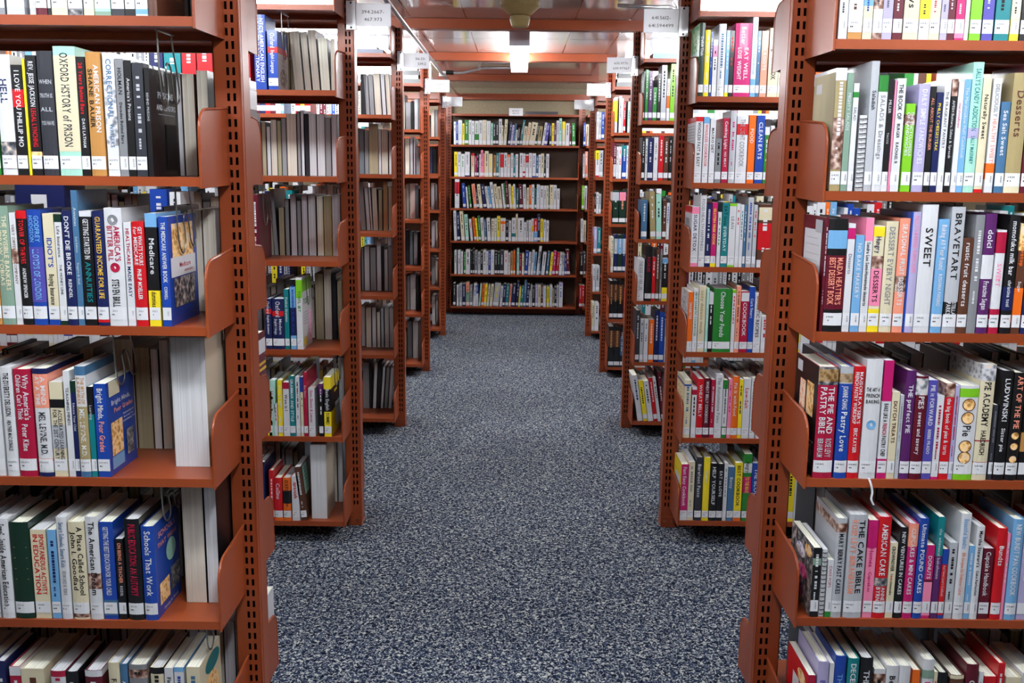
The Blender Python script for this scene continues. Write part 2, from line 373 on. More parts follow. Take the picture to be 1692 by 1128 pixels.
def build_book(cov, pag, lab, sp, detail):
    """writes the cover, page block and call-number label of one book, spine towards -y, standing on z=0"""
    rnd = random.Random(hash((sp['x'], sp['h'], sp['w'])) & 0xffff)
    w = sp['w'] - .0008; h = sp['h']; d = sp['d']; o = sp['o']
    hard = 'h' in o; n = 5 if hard and detail else 2
    b = min(.0035, w * .12) if hard and detail else 0.; t = .0024 if hard else .0008
    t = min(t, w * .2); sq = .003 if hard else .0004
    cm_ = M('c:' + sp['col'])
    if sp['kind'] == 'F': cm_ = M('c:' + sp['ink'])
    if 'spiral' in o:
        cov.box(-w / 2, -w / 2 + t, .003, d, 0, h, cm_); cov.box(w / 2 - t, w / 2, .003, d, 0, h, cm_)
        k = int(h / .0105)
        for i in range(k):
            z = .008 + i * (h - .016) / (k - 1)
            cov.tube([(w * .42 * math.cos(a), .001 - w * .42 * math.sin(a) * .6, z + .0006 * math.sin(a * 2)) for a in [math.pi * q / 5 for q in range(6)]], .0011, M('c:K'), 4)
    else: cover_shell(cov, w, h, d, b, t, cm_, n)
    pages(pag, w, h, d, t, sq, M('e:' + (sp['col'] if sp['kind'] == 'F' else ('cr' if rnd.random() < .5 else 'G'))))
    lt = .046 if ('nl' not in o and sp['kind'] == 'S') else 0
    for e in o:
        if e.startswith('b:'):
            _, k, z0, z1 = e.split(':')
            band(cov, w, d, b, float(z0) * h, float(z1) * h, M(('p:' if k in PICKEY and detail else 'c:') + k), n)
    if sp['kind'] == 'S' and 'spiral' not in o:
        yf = spine_fn(w, b, .0006)
        if detail:
            if sp['title'] or 'st' in o: seg_text(cov, sp, w, h, b, lt)
            elif w > .006:
                z0 = h * rnd.uniform(.86, .93); xb = -w * .17
                scribble(cov, lambda a, c: (xb + c, yf(xb + c), z0 - a), h * rnd.uniform(.4, .55), w * .32, sp['ink'], rnd, w * .28)
                z1 = h * .36
                scribble(cov, lambda a, c: (xb + c, yf(xb + c), z1 - a), h * .12, w * .2, sp['ink'], rnd, w * .2)
        elif sp['y'] < 12 and w > .006:
            z0 = h * .9; xb = -w * .14
            scribble(cov, lambda a, c: (xb + c, yf(xb + c), z0 - a), h * .5, w * .28, sp['ink'], rnd, .012)
        if 'pies' in o:
            yy = lambda u, v: (u, yf(u), v)
            for v in ((.80, .66, .36, .24) if sp['col'] == 'W' else (.2, .32, .42)):
                disc(cov, yy, 0, v * h, w * .36, w * .36, M('i:br')); 
                disc(cov, lambda u, v_: (u, yf(u) - .0002, v_), 0, v * h, w * .31, w * .31, M('p:tn'))
    for e in o:
        if e.startswith('cv='): draw_face(cov, e[3:], w, h, d, sp['side'])
    if lt:
        z0 = .014; z1 = .042; ww = w * .98
        a = [(x, y - .0004 - (.0002)) for x, y in arc(ww, b, n)]; k = len(a)
        lab.add([(x, y, z0) for x, y in a] + [(x, y, z1) for x, y in a], [(i, i + 1, k + i + 1, k + i) for i in range(k - 1)], LABEL_W)
        if detail:
            yf = spine_fn(ww, b, .0009)
            if w > .02:
                put_text(lab, runs(sp['num'], 'dk')[0], lambda a_, c: (-ww * .42 + a_, yf(-ww * .42 + a_), .032 + c), min(ww * .8, .02), .0036, False)
                scribble(lab, lambda a_, c: (-ww * .36 + a_, yf(-ww * .36 + a_), .024 + c), .008, .003, 'dk', rnd, .0024)
            elif w > .009:
                put_text(lab, runs(sp['num'], 'dk')[0], lambda a_, c: (.001 + c, yf(.001 + c), .0405 - a_), .024, .0034, False)

CASES = {}   # name: (x of the end nearest the aisle, direction away from it, front y, shelf heights)
POST = {'L1': 2.33, 'L2': 3.93, 'L3': 5.536, 'L4': 7.12, 'L5': 8.72, 'R1': 2.34, 'R2': 3.954, 'R3': 5.574, 'R4': 7.166, 'R5': 8.77, 'E': 10.16}
ZS = {'L1': [1.787, 1.454, 1.126, .775, .427, .072], 'L2': [1.760, 1.442, 1.121, .775, .424, .072],
 'R1': [1.757, 1.440, 1.131, .792, .452, .080], 'R2': [1.755, 1.435, 1.115, .780, .432, .086],
 'L3': [1.757, 1.441, 1.124, .778, .446, .080], 'R3': [1.744, 1.425, 1.106, .763, .416, .072],
 'L4': [1.742, 1.430, 1.113, .774, .440, .073], 'R4': [1.737, 1.419, 1.100, .754, .414, .060],
 'L5': [1.742, 1.430, 1.113, .774, .440, .073], 'R5': [1.737, 1.419, 1.100, .754, .414, .060],
 'E': [1.713, 1.395, 1.079, .748, .406, .074]}
TOPZ = {'L1': 2.08, 'R1': 2.07, 'L2': 2.066, 'R2': 2.062, 'L3': 2.075, 'R3': 2.068, 'L4': 2.054, 'R4': 2.05, 'L5': 2.05, 'R5': 2.045, 'E': 2.016}
TH = .020; XL, XR = -.652, .627; SD = .21; PD = .08; TOP = 2.31
NICE = {'L1': 'nearest left bookcase', 'L2': 'second left bookcase', 'L3': 'third left bookcase', 'L4': 'fourth left bookcase', 'L5': 'fifth left bookcase',
        'R1': 'nearest right bookcase', 'R2': 'second right bookcase', 'R3': 'third right bookcase', 'R4': 'fourth right bookcase', 'R5': 'fifth right bookcase', 'E': 'end bookcase'}
ROWN = ['top shelf of books', 'second shelf down', 'third shelf down', 'fourth shelf down', 'fifth shelf down', 'bottom shelf']
ORD = 'first second third fourth fifth sixth seventh eighth ninth tenth eleventh twelfth thirteenth fourteenth fifteenth sixteenth seventeenth eighteenth nineteenth twentieth twenty-first twenty-second twenty-third twenty-fourth twenty-fifth twenty-sixth twenty-seventh twenty-eighth'.split()
DATA = r'''
#L1 0 S 364.973
-1081 -1044 200 6 W dk ;nl b:G:0:.08
-1033 -1020 230 6 G dk ;
-1020 -996 225 6 mr tn ;h
-995 -988 200 6 K G ;
-987 -953 235 6 cr br ;h
-952 -921 225 6 gy dk Crime and/Rural;l:- b:dk:.0:.05
-919 -897 205 6 cr B NATIONAL/GUIDE;l:-
-896 -862 210 6 mt dk ;b:sg:0:.04
-861 -833 200 6 dk G ;
-832 -811 245 6 W K ;b:K:0:.06
-810 -784 245 6 W sl ;b:lb:.015:.07
-783 -764 230 6 br tn ;h nl cv=jack
#L1 1 S 365.973
-1116 -1084 252 6 W N HELL;l:- b:dk:.05:.28 h
-1083 -1060 231 6 K W I LOVE YOU PHILLIP MO;l:- b:r:.62:.78 p
-1059 -1053 244 6 y K ;nl p
-1052 -1029 251 6 K W REV. JESSE JACKSON {r}LEGAL LYNCHING;l:white_and_red_lettering,_after_the_thin_yellow_one b:tn:.16:.2
-1027 -994 260 6 dk G WHEN/TRUTH IS/ALL/YOU HAVE;l:when_truth_is_all h st wide
-991 -944 270 6 mt dk OXFORD HISTORY of PRISON;l:history_of_prison h b:cr:.19:.93 w
-944 -925 249 6 K r 28 Years Behind Bars/{W}DAVE LATHAM;l:years_behind_bars p
-923 -891 259 6 tn W AMERICAN PRISON^{K}SHANE BAUER;l:american_prison h
-887 -862 258 6 W sl CORRECTIONAL/WRITERS;l:- b:gy:.25:.8 p
-861 -843 246 6 gy K HOLMAN/Decades Behind Bars;l:decades_behind_bars p
-842 -826 243 6 K W America's Prisons;l:america_prisons p
-825 -802 238 6 dk G ;p
-800 -789 228 6 K G BEHIND PRISONS;l:- p cv=prison nl
#L1 1 F -
-843 -819 241 235 gy br ;
-817 -799 239 235 G dk ;
-798 -768 237 235 bg br ;
-763 -736 245 235 bg dk ;
#L1 2 S 332.1
-1171 -1144 259 6 tn K ;h
-1143 -1113 261 6 sg cr THE INVISIBLE BANKERS^ANDREW TOBIAS;l:the_invisible_bankers h
-1112 -1098 247 6 W br VERY DIFFERENT COMPANY;l:- p b:br:.55:.68
-1097 -1074 252 6 K r TOWER OF THIEVES/{W}ANDREW SPENCER;l:tower_of_thieves h b:r:.93:1
-1073 -1042 254 6 B lb @.72:.95@GODFREY^HODGSON/@.22:.66@LLOYD'S OF LONDON;l:- h b:vi:.2:.68
-1039 -1015 246 6 cr B @.5:.8@IDIOT'S/@.18:.46@{K}Buying Insurance;l:- p b:B:0:.05
-1014 -998 245 6 W K Life Insurance/THE MONEY LINE;l:life_insurance p b:dg:.93:1 b:dg:0:.04
-997 -975 253 6 N W DON'T DIE BROKE/REINDEL;l:don't_die_broke h
-974 -960 297 6 sl W Annuities/2nd Edition/Rogers & Shell;l:annuities_second_edition p
-958 -932 253 6 K W @.58:.93@GETTING STARTED IN/@.2:.56@{tl}ANNUITIES;l:getting_started_in_annuities p b:W:.95:1
-930 -905 253 6 N go GUARANTEED INCOME FOR LIFE;l:guaranteed_income_for_life h b:r:.03:.07
-904 -865 260 6 W cm @.55:.85@AMERICA'S^BITTER PILL/@.16:.4@{K}STEVEN BRILL;l:america's_bitter_pill h ic:cm:.5:.28 ic:gy:.9:.3
-863 -846 229 6 W cm HEALTHCARE {N}MADE EASY;l:healthcare_made_easy p
-845 -818 231 6 r W GET WHAT'S YOURS^for MEDICARE/PHILIP MOELLER;l:get_what's_yours h
-815 -790 249 6 K W @.38:.86@Medicare/@.17:.31@{K}dummies;l:- p b:lb:.88:1 b:y:0:.32
-786 -766 242 6 B W THE MEDICARE ANSWER BOOK/CORRELL;l:the_medicare_answer_book p cv=medicare
#L1 2 F -
-799 -764 247 235 bg br ;
-763 -731 249 235 bg G ;
#L1 3 S 370.973
-1215 -1187 256 6 gy K ;
-1185 -1164 238 6 W gn ;p
-1160 -1133 254 6 W K THE DIVERSITY DELUSION/HEATHER MAC DONALD;l:the_diversity_delusion h
-1131 -1091 250 6 cm W Why America's^Children Can't Think/Peter Kline;l:why_america's_children_can't_think h
-1087 -1054 252 6 W dk @.66:.93@{W}A MIND^AT A TIME/@.2:.6@{dk}MEL LEVINE, M.D.;l:a_mind_at_a_time h b:sa:.64:.95 b:N:.95:1 b:sa:.14:.17 b:N:0:.04
-1052 -1022 221 6 cr dk @.18:.71@ACCELERATED LEARNING^FOR THE 21ST CENTURY;l:accelerated_learning p b:G:.3:.55 b:K:.73:.82
-1019 -1004 247 6 W K TEACHING MINDS;l:teaching_minds p
-1004 -993 224 6 N W Educate Your Child;l:- p b:dg:.88:1
-992 -968 258 6 W tn @.66:.9@THE MYTH OF^LAZINESS/@.18:.62@{W}MEL LEVINE, M.D.;l:the_myth_of_laziness h b:sl:.92:1 b:kh:.13:.64 b:sl:0:.05
-967 -954 211 6 tl W Learning;l:- p b:K:.7:1
-952 -924 218 6 B W Bright Minds, {sa}Poor Grades;l:bright_minds_poor_grades p cv=bright
#L1 3 F -
-1000 -950 279 235 bg br ;
-949 -909 259 235 kh br ;b:br:.6:1
-908 -888 255 235 W K ;
-886 -862 278 235 bg K ;
-805 -723 312 90 G bg ;
-759 -732 290 235 mt K ;
#L1 4 S 370.19
-1223 -1204 229 6 G K ;h
-1200 -1170 245 6 W K @.84:.95@Sowell/@.12:.8@Inside American Education;l:inside_american_education h
-1168 -1123 237 6 dg kh ;h l:dark_green_cloth,_faded_gilt_lines st
-1121 -1085 219 6 cr r SPONTANEOUS ACTIVITY^IN EDUCATION;l:spontaneous_activity p
-1082 -1061 219 6 lb N ;p
-1059 -1035 251 6 W sl Smart Schools, Smart Kids/{gy}EDWARD B. FISKE;l:smart_schools_smart_kids h
-1032 -994 240 6 cr K A Place Called School^John I. Goodlad;l:a_place_called_school h b:br:.02:.08
-992 -962 253 6 W K The American Dream;l:the_american_dream h b:br:.3:.45
-960 -928 240 6 B W GETTING THE BEST EDUCATION FOR YOUR CHILD;l:getting_the_best_education p b:sl:.04:.2
-925 -907 199 6 K sa ON BEING A TEACHER/{W}KOZOL;l:on_being_a_teacher p
-902 -866 248 6 K cm PUBLIC EDUCATION: AN AUTOPSY;l:public_education_an_autopsy h
-864 -833 231 6 B W Schools That Work;l:schools_that_work h cv=schools
#L1 4 F -
-800 -748 312 100 bg K ;
-746 -716 312 100 G K ;
-742 -733 281 235 gy K ;
#L1 5 S 371.1
-1264 -1234 241 6 G K ;h
-1230 -1205 244 6 N W IVY LEAGUE;l:- h
-1196 -1170 231 6 cm W ;h b:W:.9:1
-1169 -1114 226 6 cr br ;h
-1098 -1063 223 6 W cm ;h b:cm:.93:1
-1062 -1033 221 6 K G ;h
-1016 -976 225 6 mr W ;h b:W:.93:1
-960 -933 246 6 cr K FAMILIES;l:- h
-932 -914 242 6 sl W A MATTER;l:- h
-911 -868 241 6 gy K ;h b:br:.86:.95
-860 -829 235 6 cr K ;h b:K:.93:1
-827 -806 233 6 W K Finding Child Care;l:- p
-804 -781 235 6 W B ;p b:lb:.95:1
-775 -743 236 6 cr sl ;p cv=child
#R1 0 S 641.82
670 689 205 6 W dk ;
690 720 215 6 tn br ;b:W:.12:.4
721 741 225 6 cr B ;b:lb:.3:.6
742 762 220 6 W dk ;b:br:.28:.4 b:br:0:.06
762 783 230 6 lv dk ;
784 804 230 6 mr W ;
806 838 230 6 cr dk Soups & Stews;l:-
839 861 200 6 W K ;b:y:.2:.9
861 883 220 6 cr mg ;
884 899 225 6 lv K ;
899 914 245 6 mr W ;
915 934 215 6 mg W ;b:pk:.02:.2
935 944 225 6 W K ;
946 970 225 6 lg W LOSE;l:-
972 995 245 6 vi W ;
998 1029 230 6 tl K ;
1031 1050 215 6 y K ;b:cr:.2:.9
1052 1082 230 6 K W ;
#R1 1 S 641.83
673 696 258 6 kh W ;cv=burlap h b:W:.9:1 b:br:.18:.6
697 711 248 6 sg W MIGHTY SALADS;l:mighty_salads p
712 724 227 6 W K SALAD;l:- p b:gn:.87:.92
729 747 161 6 gy K ;spiral nl
747 764 273 6 G K Saladish;l:saladish h
765 785 244 6 W gy SALADS & Dressings;l:salads_and_dressings h b:gn:.86:1
785 798 236 6 K W MILLER/TACOS;l:tacos p b:W:0:.06
799 805 233 6 pk W ;nl p
803 823 238 6 W K THE BOOK OF/BURGER/RACHAEL R;l:burger p
827 847 186 6 lg W THE ENCYCLOPEDIA^OF SANDWICHES;l:the_encyclopedia_of_sandwiches p b:br:.76:.88 b:lg:0:.06
851 875 227 6 lv W DAILY SIMPLE SANDWICHES;l:- h
876 889 222 6 K sa ALL ABOUT THE BURGER;l:all_about_the_burger p
890 904 210 6 N y PHILLY CHEESESTEAK;l:philly_cheesesteak p
905 919 238 6 W dk THE FRAGRANT PANTRY;l:the_fragrant_pantry p
921 933 238 6 K W AMISH Butters, Salsas & Spreads;l:amish_butters_salsas_and_spreads p b:br:.85:1
935 947 233 6 W mg marshmallows;l:marshmallows p
947 961 238 6 lb W The Marshmallow Fluff Cookbook;l:- p
962 985 273 6 mt tl SALLY'S CANDY ADDICTION/SALLY McKENNEY;l:- h b:lv:.42:.5
986 1004 241 6 cr K Naturally Sweet;l:naturally_sweet h b:r:0:.03
1008 1026 240 6 W gy DELICIOUSLY {sa}HEALTHY SWEETS;l:deliciously_healthy_sweets h b:or:.12:.26
1029 1049 192 6 sl W Sea Salt Sweet;l:sea_salt_sweet h
1050 1084 252 6 kh br Desserts;l:- h b:cr:.0:.1
1086 1109 272 6 mr W ;h
#R1 2 S 641.86
672 679 252 6 mr W ;nl cv=heatter
679 721 249 6 K sa @.24:.66@MAIDA HEATTER'S^BEST DESSERT BOOK;l:- h b:lb:.74:.9 b:mr:.2:.68
722 738 239 6 W N Desserts;l:- p b:mg:.86:.96
740 759 214 6 lb W NO BAKE MAKERY;l:no_bake_makery p
760 777 252 6 W K Sandra Lee Semi-Homemade desserts;l:semi-homemade_desserts p b:pk:.8:1
778 802 235 6 cr B @.74:.9@{N}Hungry/@.28:.58@{K}DESSERTS;l:- p b:y:.9:.99 b:br:.6:.72 b:pk:.25:.6 b:y:.0:.22
804 831 245 6 cr gy DESSERT EVERY NIGHT;l:dessert_every_night h
833 856 252 6 sa W SEASONAL FRUIT DESSERTS;l:seasonal_fruit_desserts h b:br:.36:.5
857 863 266 6 B W ;nl
861 879 266 6 lv pk @.5:.97@SALLY'S BAKING ADDICTION;l:- h
880 915 282 6 W K SWEET;l:sweet_in_thin_letters h
918 942 251 6 lb W Baking All Year Round/ROSANNA PANSINO;l:baking_all_year_round h
944 974 278 6 G K @.42:.95@BRAVETART/@.145:.25@{W}STELLA^PARKS;l:bravetart h b:K:.14:.25
975 997 211 6 br W rustic fruit desserts;l:rustic_fruit_desserts h
998 1018 261 6 gy W ;nl h
1019 1044 264 6 pu W @.68:.9@dolci/@.2:.44@Francine Segan;l:dolci h b:W:.46:.66
1047 1068 229 6 W pk SWEET;l:sweet_with_red_floral_bands h b:cm:.78:.98 b:cm:.0:.08 b:cm:.14:.24
1072 1095 261 6 K W momofuku milk bar/christina tosi;l:- h b:N:.2:.4
1097 1116 243 6 br or Stovetop/{W}Sugar;l:- p b:tn:.76:1 b:or:.1:.42
1118 1144 241 6 N r ;h
#R1 3 S 641.865
679 723 259 6 cm W @.4:.82@THE PIE AND^PASTRY BIBLE/@.19:.36@{G}ROSE LEVY^BERANBAUM;l:the_pie_and_pastry_bible h b:dk:.84:1 b:tn:.87:.98 cv=pie
727 756 260 6 B W @.62:.83@JOANNE CHANG/@.24:.6@Pastry Love;l:pastry_love h b:G:.85:1 b:tn:.86:.94
757 782 261 6 r W MAISON KAYSER'S^FRENCH PASTRY WORKSHOP/ERIC KAYSER;l:french_pastry_workshop h
785 822 276 6 W K THE ART of/FRENCH/BAKING;l:the_art_of_french_baking h st ic:lb:.46:.3
825 846 275 6 W K @.19:.64@BAKE LIKE A {cm}FRENCH {K}PASTRY CHEF;l:bake_like_a_french_pastry_chef p b:mg:.66:1 b:mg:.0:.17
847 865 203 6 cr br DUTCH TREATS;l:dutch_treats p
866 875 196 6 G gy ;nl p
876 898 253 6 pu W THE perfect PIE;l:the_perfect_pie h
899 926 240 6 mr W PIES/sweet and savory;l:pies_sweet_and_savory h b:gy:.82:.98
927 948 231 6 vi W PIE it FORWARD/BEEBE PRADO;l:pie_it_forward p
949 965 196 6 W cm ;p b:mg:0:.03
966 987 224 6 r W the big book of pies & tarts;l:big_book_of_pies_and_tarts p b:br:.86:1
988 998 219 6 lv cm ;p
999 1041 220 6 W K @.46:.58@Pie;l:pie_with_green_bands h b:lg:.88:.97 b:lg:0:.06 pies
1042 1075 269 6 cr K PIE ACADEMY/HAEDRICH;l:pie_academy h b:gy:.86:1 b:cm:.34:.35 b:cm:.15:.16
1078 1088 176 6 dk gy ;p
1090 1115 255 6 K W LUDWINSKI/Sister pie;l:sister_pie h
1117 1144 251 6 K sa @.48:.97@ART OF THE PIE;l:art_of_the_pie h pies
1146 1169 226 6 K W ;h b:tn:.3:.5
#R1 4 S 641.865
695 714 171 6 K W ;cv=veg p b:sg:.75:.85
716 729 167 6 G dk ;spiral nl
730 744 142 6 W cm CAKE POPS;l:cake_pops p b:gn:0:.1
744 768 244 6 G K MARY BERRY FAST CAKES;l:fast_cakes h b:br:.86:.95
772 815 253 6 G K THE CAKE BIBLE^{sa}ROSE LEVY BERANBAUM;l:the_cake_bible h
818 840 240 6 pk mg Better Homes/Cupcakes;l:- p b:mg:.72:1
841 870 249 6 r W @.42:.93@AMERICAN CAKE/@.17:.31@ANNE^BYRN;l:american_cake h b:dk:.32:.4
871 889 186 6 cr K CROWNOVER/I {r}love {K}cheesecake;l:cheesecake p
891 909 224 6 K W NEW VENTURES IN CAKES;l:- h
911 933 233 6 mg W CUPCAKES & MINI CAKES;l:cupcakes_and_mini_cakes h b:sa:.76:1
935 956 246 6 B W Ultimate POUND CAKES;l:ultimate_pound_cakes h
956 975 181 6 mg W DONUTS;l:donuts p b:pk:.04:.5 b:mr:.5:.53
977 993 250 6 pu W the whimsical bakehouse;l:the_whimsical_bakehouse p b:tl:.62:1
994 1007 172 6 r W Red Velvet Lover's Cookbook;l:red_velvet_cookbook p b:B:.78:1 b:B:0:.05
1009 1027 188 6 G K ;p
1029 1053 259 6 W lb Beautiful Bundts/{sa}100 Recipes for Delicious Cakes;l:beautiful_bundts h
1054 1068 181 6 lb W ;p
1068 1086 229 6 W K Martha Stewart's/Cake Perfection;l:cake_perfection h
1088 1112 175 6 mr W Cupcake Handbook;l:cupcake_handbook p
1116 1139 225 6 r W Bundts;l:- h
1140 1147 212 6 pk W ;nl
1149 1176 247 6 lb W NEW BUNDT PAN COOKBOOK;l:bundt_pan_cookbook h
1178 1199 235 6 lv W ;h
#R1 5 S 641.87
703 720 224 6 W cm ;cv=redbread p b:cm:.85:1
724 750 260 6 lv vi BAKING;l:- h
752 763 255 6 W or Flour;l:- p
764 790 275 6 B lb THE CAKE;l:- h
794 821 269 6 tl W DECEPTIVE DESSERTS;l:- h
824 854 271 6 K W THE PERFECT;l:- h
858 885 242 6 W K ;p b:br:.8:.95 b:sl:.2:.78
886 916 252 6 W K Better Homes;l:- h
917 944 252 6 W mg american;l:- h
949 967 241 6 or W ONE BOWL;l:- p
972 999 269 6 W mg Betty;l:- h b:sg:.82:.9
1000 1009 237 6 cr r ;p
1010 1033 236 6 K tl Martha;l:- h
1039 1071 230 6 br W the;l:- h b:cr:.96:1
1075 1105 258 6 mr W COOKIES;l:- h
1107 1118 238 6 W K ;p
1120 1149 227 6 r W ;p
1150 1167 261 6 r W ;h
#R2 0 S 641.561
666 686 264 6 dg W Delish Dish;l:- h cv=leafy
687 706 239 6 y W ;h b:y:0:.1
708 716 233 6 B W ;p
718 735 204 6 W K ;p b:pk:.7:.9
737 764 261 6 W sl ;h
766 779 238 6 lb W ;p b:y:.0:.06
780 796 237 6 K r PALEO;l:paleo p
798 860 264 6 mg W Better/EAT WELL^LOSE WEIGHT;l:eat_well_lose_weight h
861 881 293 6 W lb BRAIN POWER COOKBOOK;l:brain_power_cookbook h b:lb:.0:.22
882 895 238 6 sl W ;p
897 922 238 6 sa W TRUE ROOTS;l:true_roots p
926 963 248 6 cr K learning to COOK;l:- h
964 982 88 6 cr r ;p
#R2 1 S 641.563
666 693 245 6 W K WHOLE30 FAST & EASY;l:- p b:r:.93:1 cv=stripes
696 718 245 6 W r WHOLE30 COOKBOOK;l:- p b:lb:.9:1
721 742 238 6 W K MACRO DIET;l:macro_diet p
744 767 166 6 gy K ;p
770 793 241 6 cm W Cooking Light/NO MEAT;l:- p
796 819 269 6 G mg ;h
821 863 250 6 W gy THE LIGHT COOKBOOK;l:- h b:r:.72:.88
866 892 253 6 or W FOOD;l:food_in_bold_white p
895 926 252 6 B W CLEAN EATS;l:clean_eats h
928 945 210 6 gn W ;p b:W:.86:1
#R2 2 S 641.5638
666 694 230 6 W N SUGAR DETOX;l:- p b:pk:.88:.99 b:pk:.0:.07 cv=redcap
696 720 272 6 W gy FOOD HEALTH HAPPINESS;l:food_health_happiness h
721 742 240 6 N W ;h
743 763 246 6 mg y GLUTEN FREE COOK;l:gluten_free_cook p b:y:.0:.08
766 780 210 6 W gn ;p
782 807 245 6 tl K EAT love {W}EVERYDAY;l:- p
809 835 243 6 W gy LEAN;l:- p b:lg:.96:1 b:lg:.0:.03
836 851 243 6 W r HEALING COOKBOOK;l:- p
852 865 239 6 W tl THYROID DIET BOOK;l:thyroid_diet_book p
866 876 237 6 sl W ;p
879 900 267 6 G B ;h
902 917 239 6 G r ;p
922 973 242 6 br W ;p b:r:.28:.7 b:cr:.75:.95 b:W:.0:.12 nl
#R2 3 S 641.5631
666 686 236 6 or W DIABETES;l:- p cv=photo b:W:.0:.12
687 705 249 6 W gn NEW DIABETIC COOKBOOK;l:new_diabetic_cookbook p
707 734 260 6 cr kh cozy diabetic meals;l:diabetic_meals p
736 747 252 6 mt W ;p
748 764 236 6 K W ;p b:W:.8:1
765 835 251 6 gn W Choose Your Foods;l:choose_your_foods h
837 851 247 6 W r DIABETIC COOKBOOK;l:diabetic_cookbook_in_red_and_white p b:lg:.95:1
852 870 261 6 sa br ;p
872 902 241 6 cm W COOKBOOK;l:- p b:W:.84:.98
903 924 259 6 B W Carb Smart;l:- p
925 953 234 6 W dk DIABETIC RECIPES;l:diabetic_recipes p
955 979 145 6 W r ;p
#R2 4 S 641.563
666 693 234 6 cr sl ;h cv=plain b:B:.9:.93
697 716 206 6 W K ;p b:cm:.85:.95
717 743 240 6 r W WHEAT BELLY;l:wheat_belly h
744 768 243 6 mr W WHEAT BELLY COOKBOOK;l:wheat_belly_cookbook h
771 788 237 6 cm W ;p
789 818 259 6 W gy The Autoimmune Paleo;l:- p
820 838 236 6 gn K ;p b:W:.2:.85
840 855 240 6 pk mg ;p
855 881 251 6 or W Fix It with Food;l:fix_it_with_food h
882 898 239 6 y N ;p
899 928 243 6 W r Low-Salt;l:low-salt p
930 952 246 6 W N LOW SODIUM RECIPES;l:- p
#R2 5 S 641.555
668 697 235 6 mg W Fast Easy Cookbook;l:- p b:W:.0:.12 cv=yellow
698 722 246 6 cr gy ;p
726 754 266 6 dk W Barefoot Fasto;l:- h
757 783 266 6 y W Gusto;l:- h
785 814 241 6 K W HELP YOURSELF;l:help_yourself h
815 839 239 6 K W EAT to LOVE;l:- h
840 855 243 6 W gy ;p
857 883 227 6 sl W Betty;l:- p
884 914 244 6 y K BEST COOKBOOK;l:best_cookbook p b:or:.0:.06
917 950 282 6 gn W @.72:.88@{K}Hungry/@.42:.66@{y}TO THE MAX!;l:- p b:W:.72:.86 b:mg:.42:.66
952 985 244 6 B W THE BLOOD;l:- h
#L2 0 S 423.1
-1080 -1003 220 6 r W ;p
-987 -944 268 6 B W NTC'S AMERICAN ENGLISH^LEARNER'S DICTIONARY;l:- h nl
-937 -900 214 6 B W Oxford/English Language;l:- p b:r:.62:.72 cv=brain
#L2 0 F -
-891 -853 240 235 bg K ;t:-4
-849 -823 238 235 bg K ;t:-4
-819 -789 247 235 bg K ;t:-4
-786 -749 216 235 cr K ;t:-3
-747 -730 215 235 bg K ;
#L2 1 F -
-1029 -1012 209 235 kh K ;
-1010 -994 192 235 G K ;
-993 -968 219 235 bg K ;
-967 -951 215 235 kh gn ;
-950 -930 225 235 gy K ;
-929 -889 244 235 bg br ;
-887 -874 254 235 gy K ;
-872 -859 257 235 G N ;
-856 -841 244 235 dk K ;
-840 -810 244 235 G K ;
-808 -776 243 235 G K ;
-775 -752 229 235 gy br ;
-750 -727 243 235 lv K ;
#L2 2 S 415
-1072 -1051 256 6 cr K ;h
-1017 -992 252 6 mr W ;p cv=plainmr
#L2 2 F -
-992 -974 267 235 gy K ;t:-3
-971 -948 193 235 kh K ;
-945 -928 228 235 gy K ;
-923 -898 246 235 lv K ;
-896 -879 221 235 gy K ;
-877 -853 246 235 lv K ;
-851 -820 245 235 G K ;
-816 -789 240 235 cr K ;
-787 -757 239 235 kh y ;
-754 -721 248 235 lv gy ;
#L2 3 S 428
-1113 -1078 176 6 r y ;p
-979 -954 198 6 N W Oxford/English Grammar;l:- h b:r:.7:.8
-951 -906 198 6 N W Oxford/Modern^English Usage;l:- h b:r:.66:.76
-904 -886 236 6 tl W Pocket Grammar;l:pocket_grammar p
-881 -859 274 6 lb B ;p b:K:.9:1 b:N:.2:.6
-857 -833 281 6 W gn TOEFL iBT;l:- p b:lg:.72:.97 cv=toefl
#L2 3 F -
-831 -796 273 235 kh K ;
-794 -763 292 235 bg K ;
-761 -743 272 235 dk K ;
-740 -716 245 235 kh K ;
#L2 4 S 428.2
-983 -966 182 6 y dg ;t:3 p
-978 -956 227 6 mt W ;t:2 p nl
-956 -943 130 6 W r ;p
-941 -922 227 6 y W ;p
-920 -895 218 6 W K Woe is I;l:woe_is_i p b:cm:.88:1
-895 -872 244 6 tl W GRAMMAR AND STYLE;l:grammar_and_style h
-870 -853 241 6 W K ;p
-851 -840 240 6 cr dk ;p b:B:.75:1
-839 -823 260 6 cm W Eat Shoot;l:- h
-820 -794 196 6 W mg Eats, Shoots & Leaves;l:eats_shoots_and_leaves h
-779 -762 214 6 K W Grammar Essentials;l:grammar_essentials p b:pu:.8:1
-758 -730 241 6 K W @.44:.8@Basic English/@.2:.4@{K}DUMMIES;l:- p b:y:.8:1 b:y:.0:.42 cv=yellowblack
#L2 4 F -
-763 -747 305 235 gy K ;
-744 -717 275 235 G K ;
#L2 5 S 460
-1048 -1027 243 6 N W ;p
-1025 -1002 243 6 N W ;p b:W:.0:.3
-986 -967 209 6 r W ;h
-966 -934 179 6 r W Collins;l:- h b:or:.0:.1
-931 -900 180 6 or K OXFORD/NEW;l:- h b:K:.4:.7
-896 -865 185 6 W r spanish;l:spanish_in_red p
-859 -835 225 6 br W ;t:-6 p cv=greencard
#L2 5 F -
-916 -890 312 235 gy K ;
-823 -759 312 30 G bg ;
-796 -784 312 235 dk K ;
-783 -755 312 235 bg K ;
-753 -731 312 235 G K ;
#R3 0 S 635.9
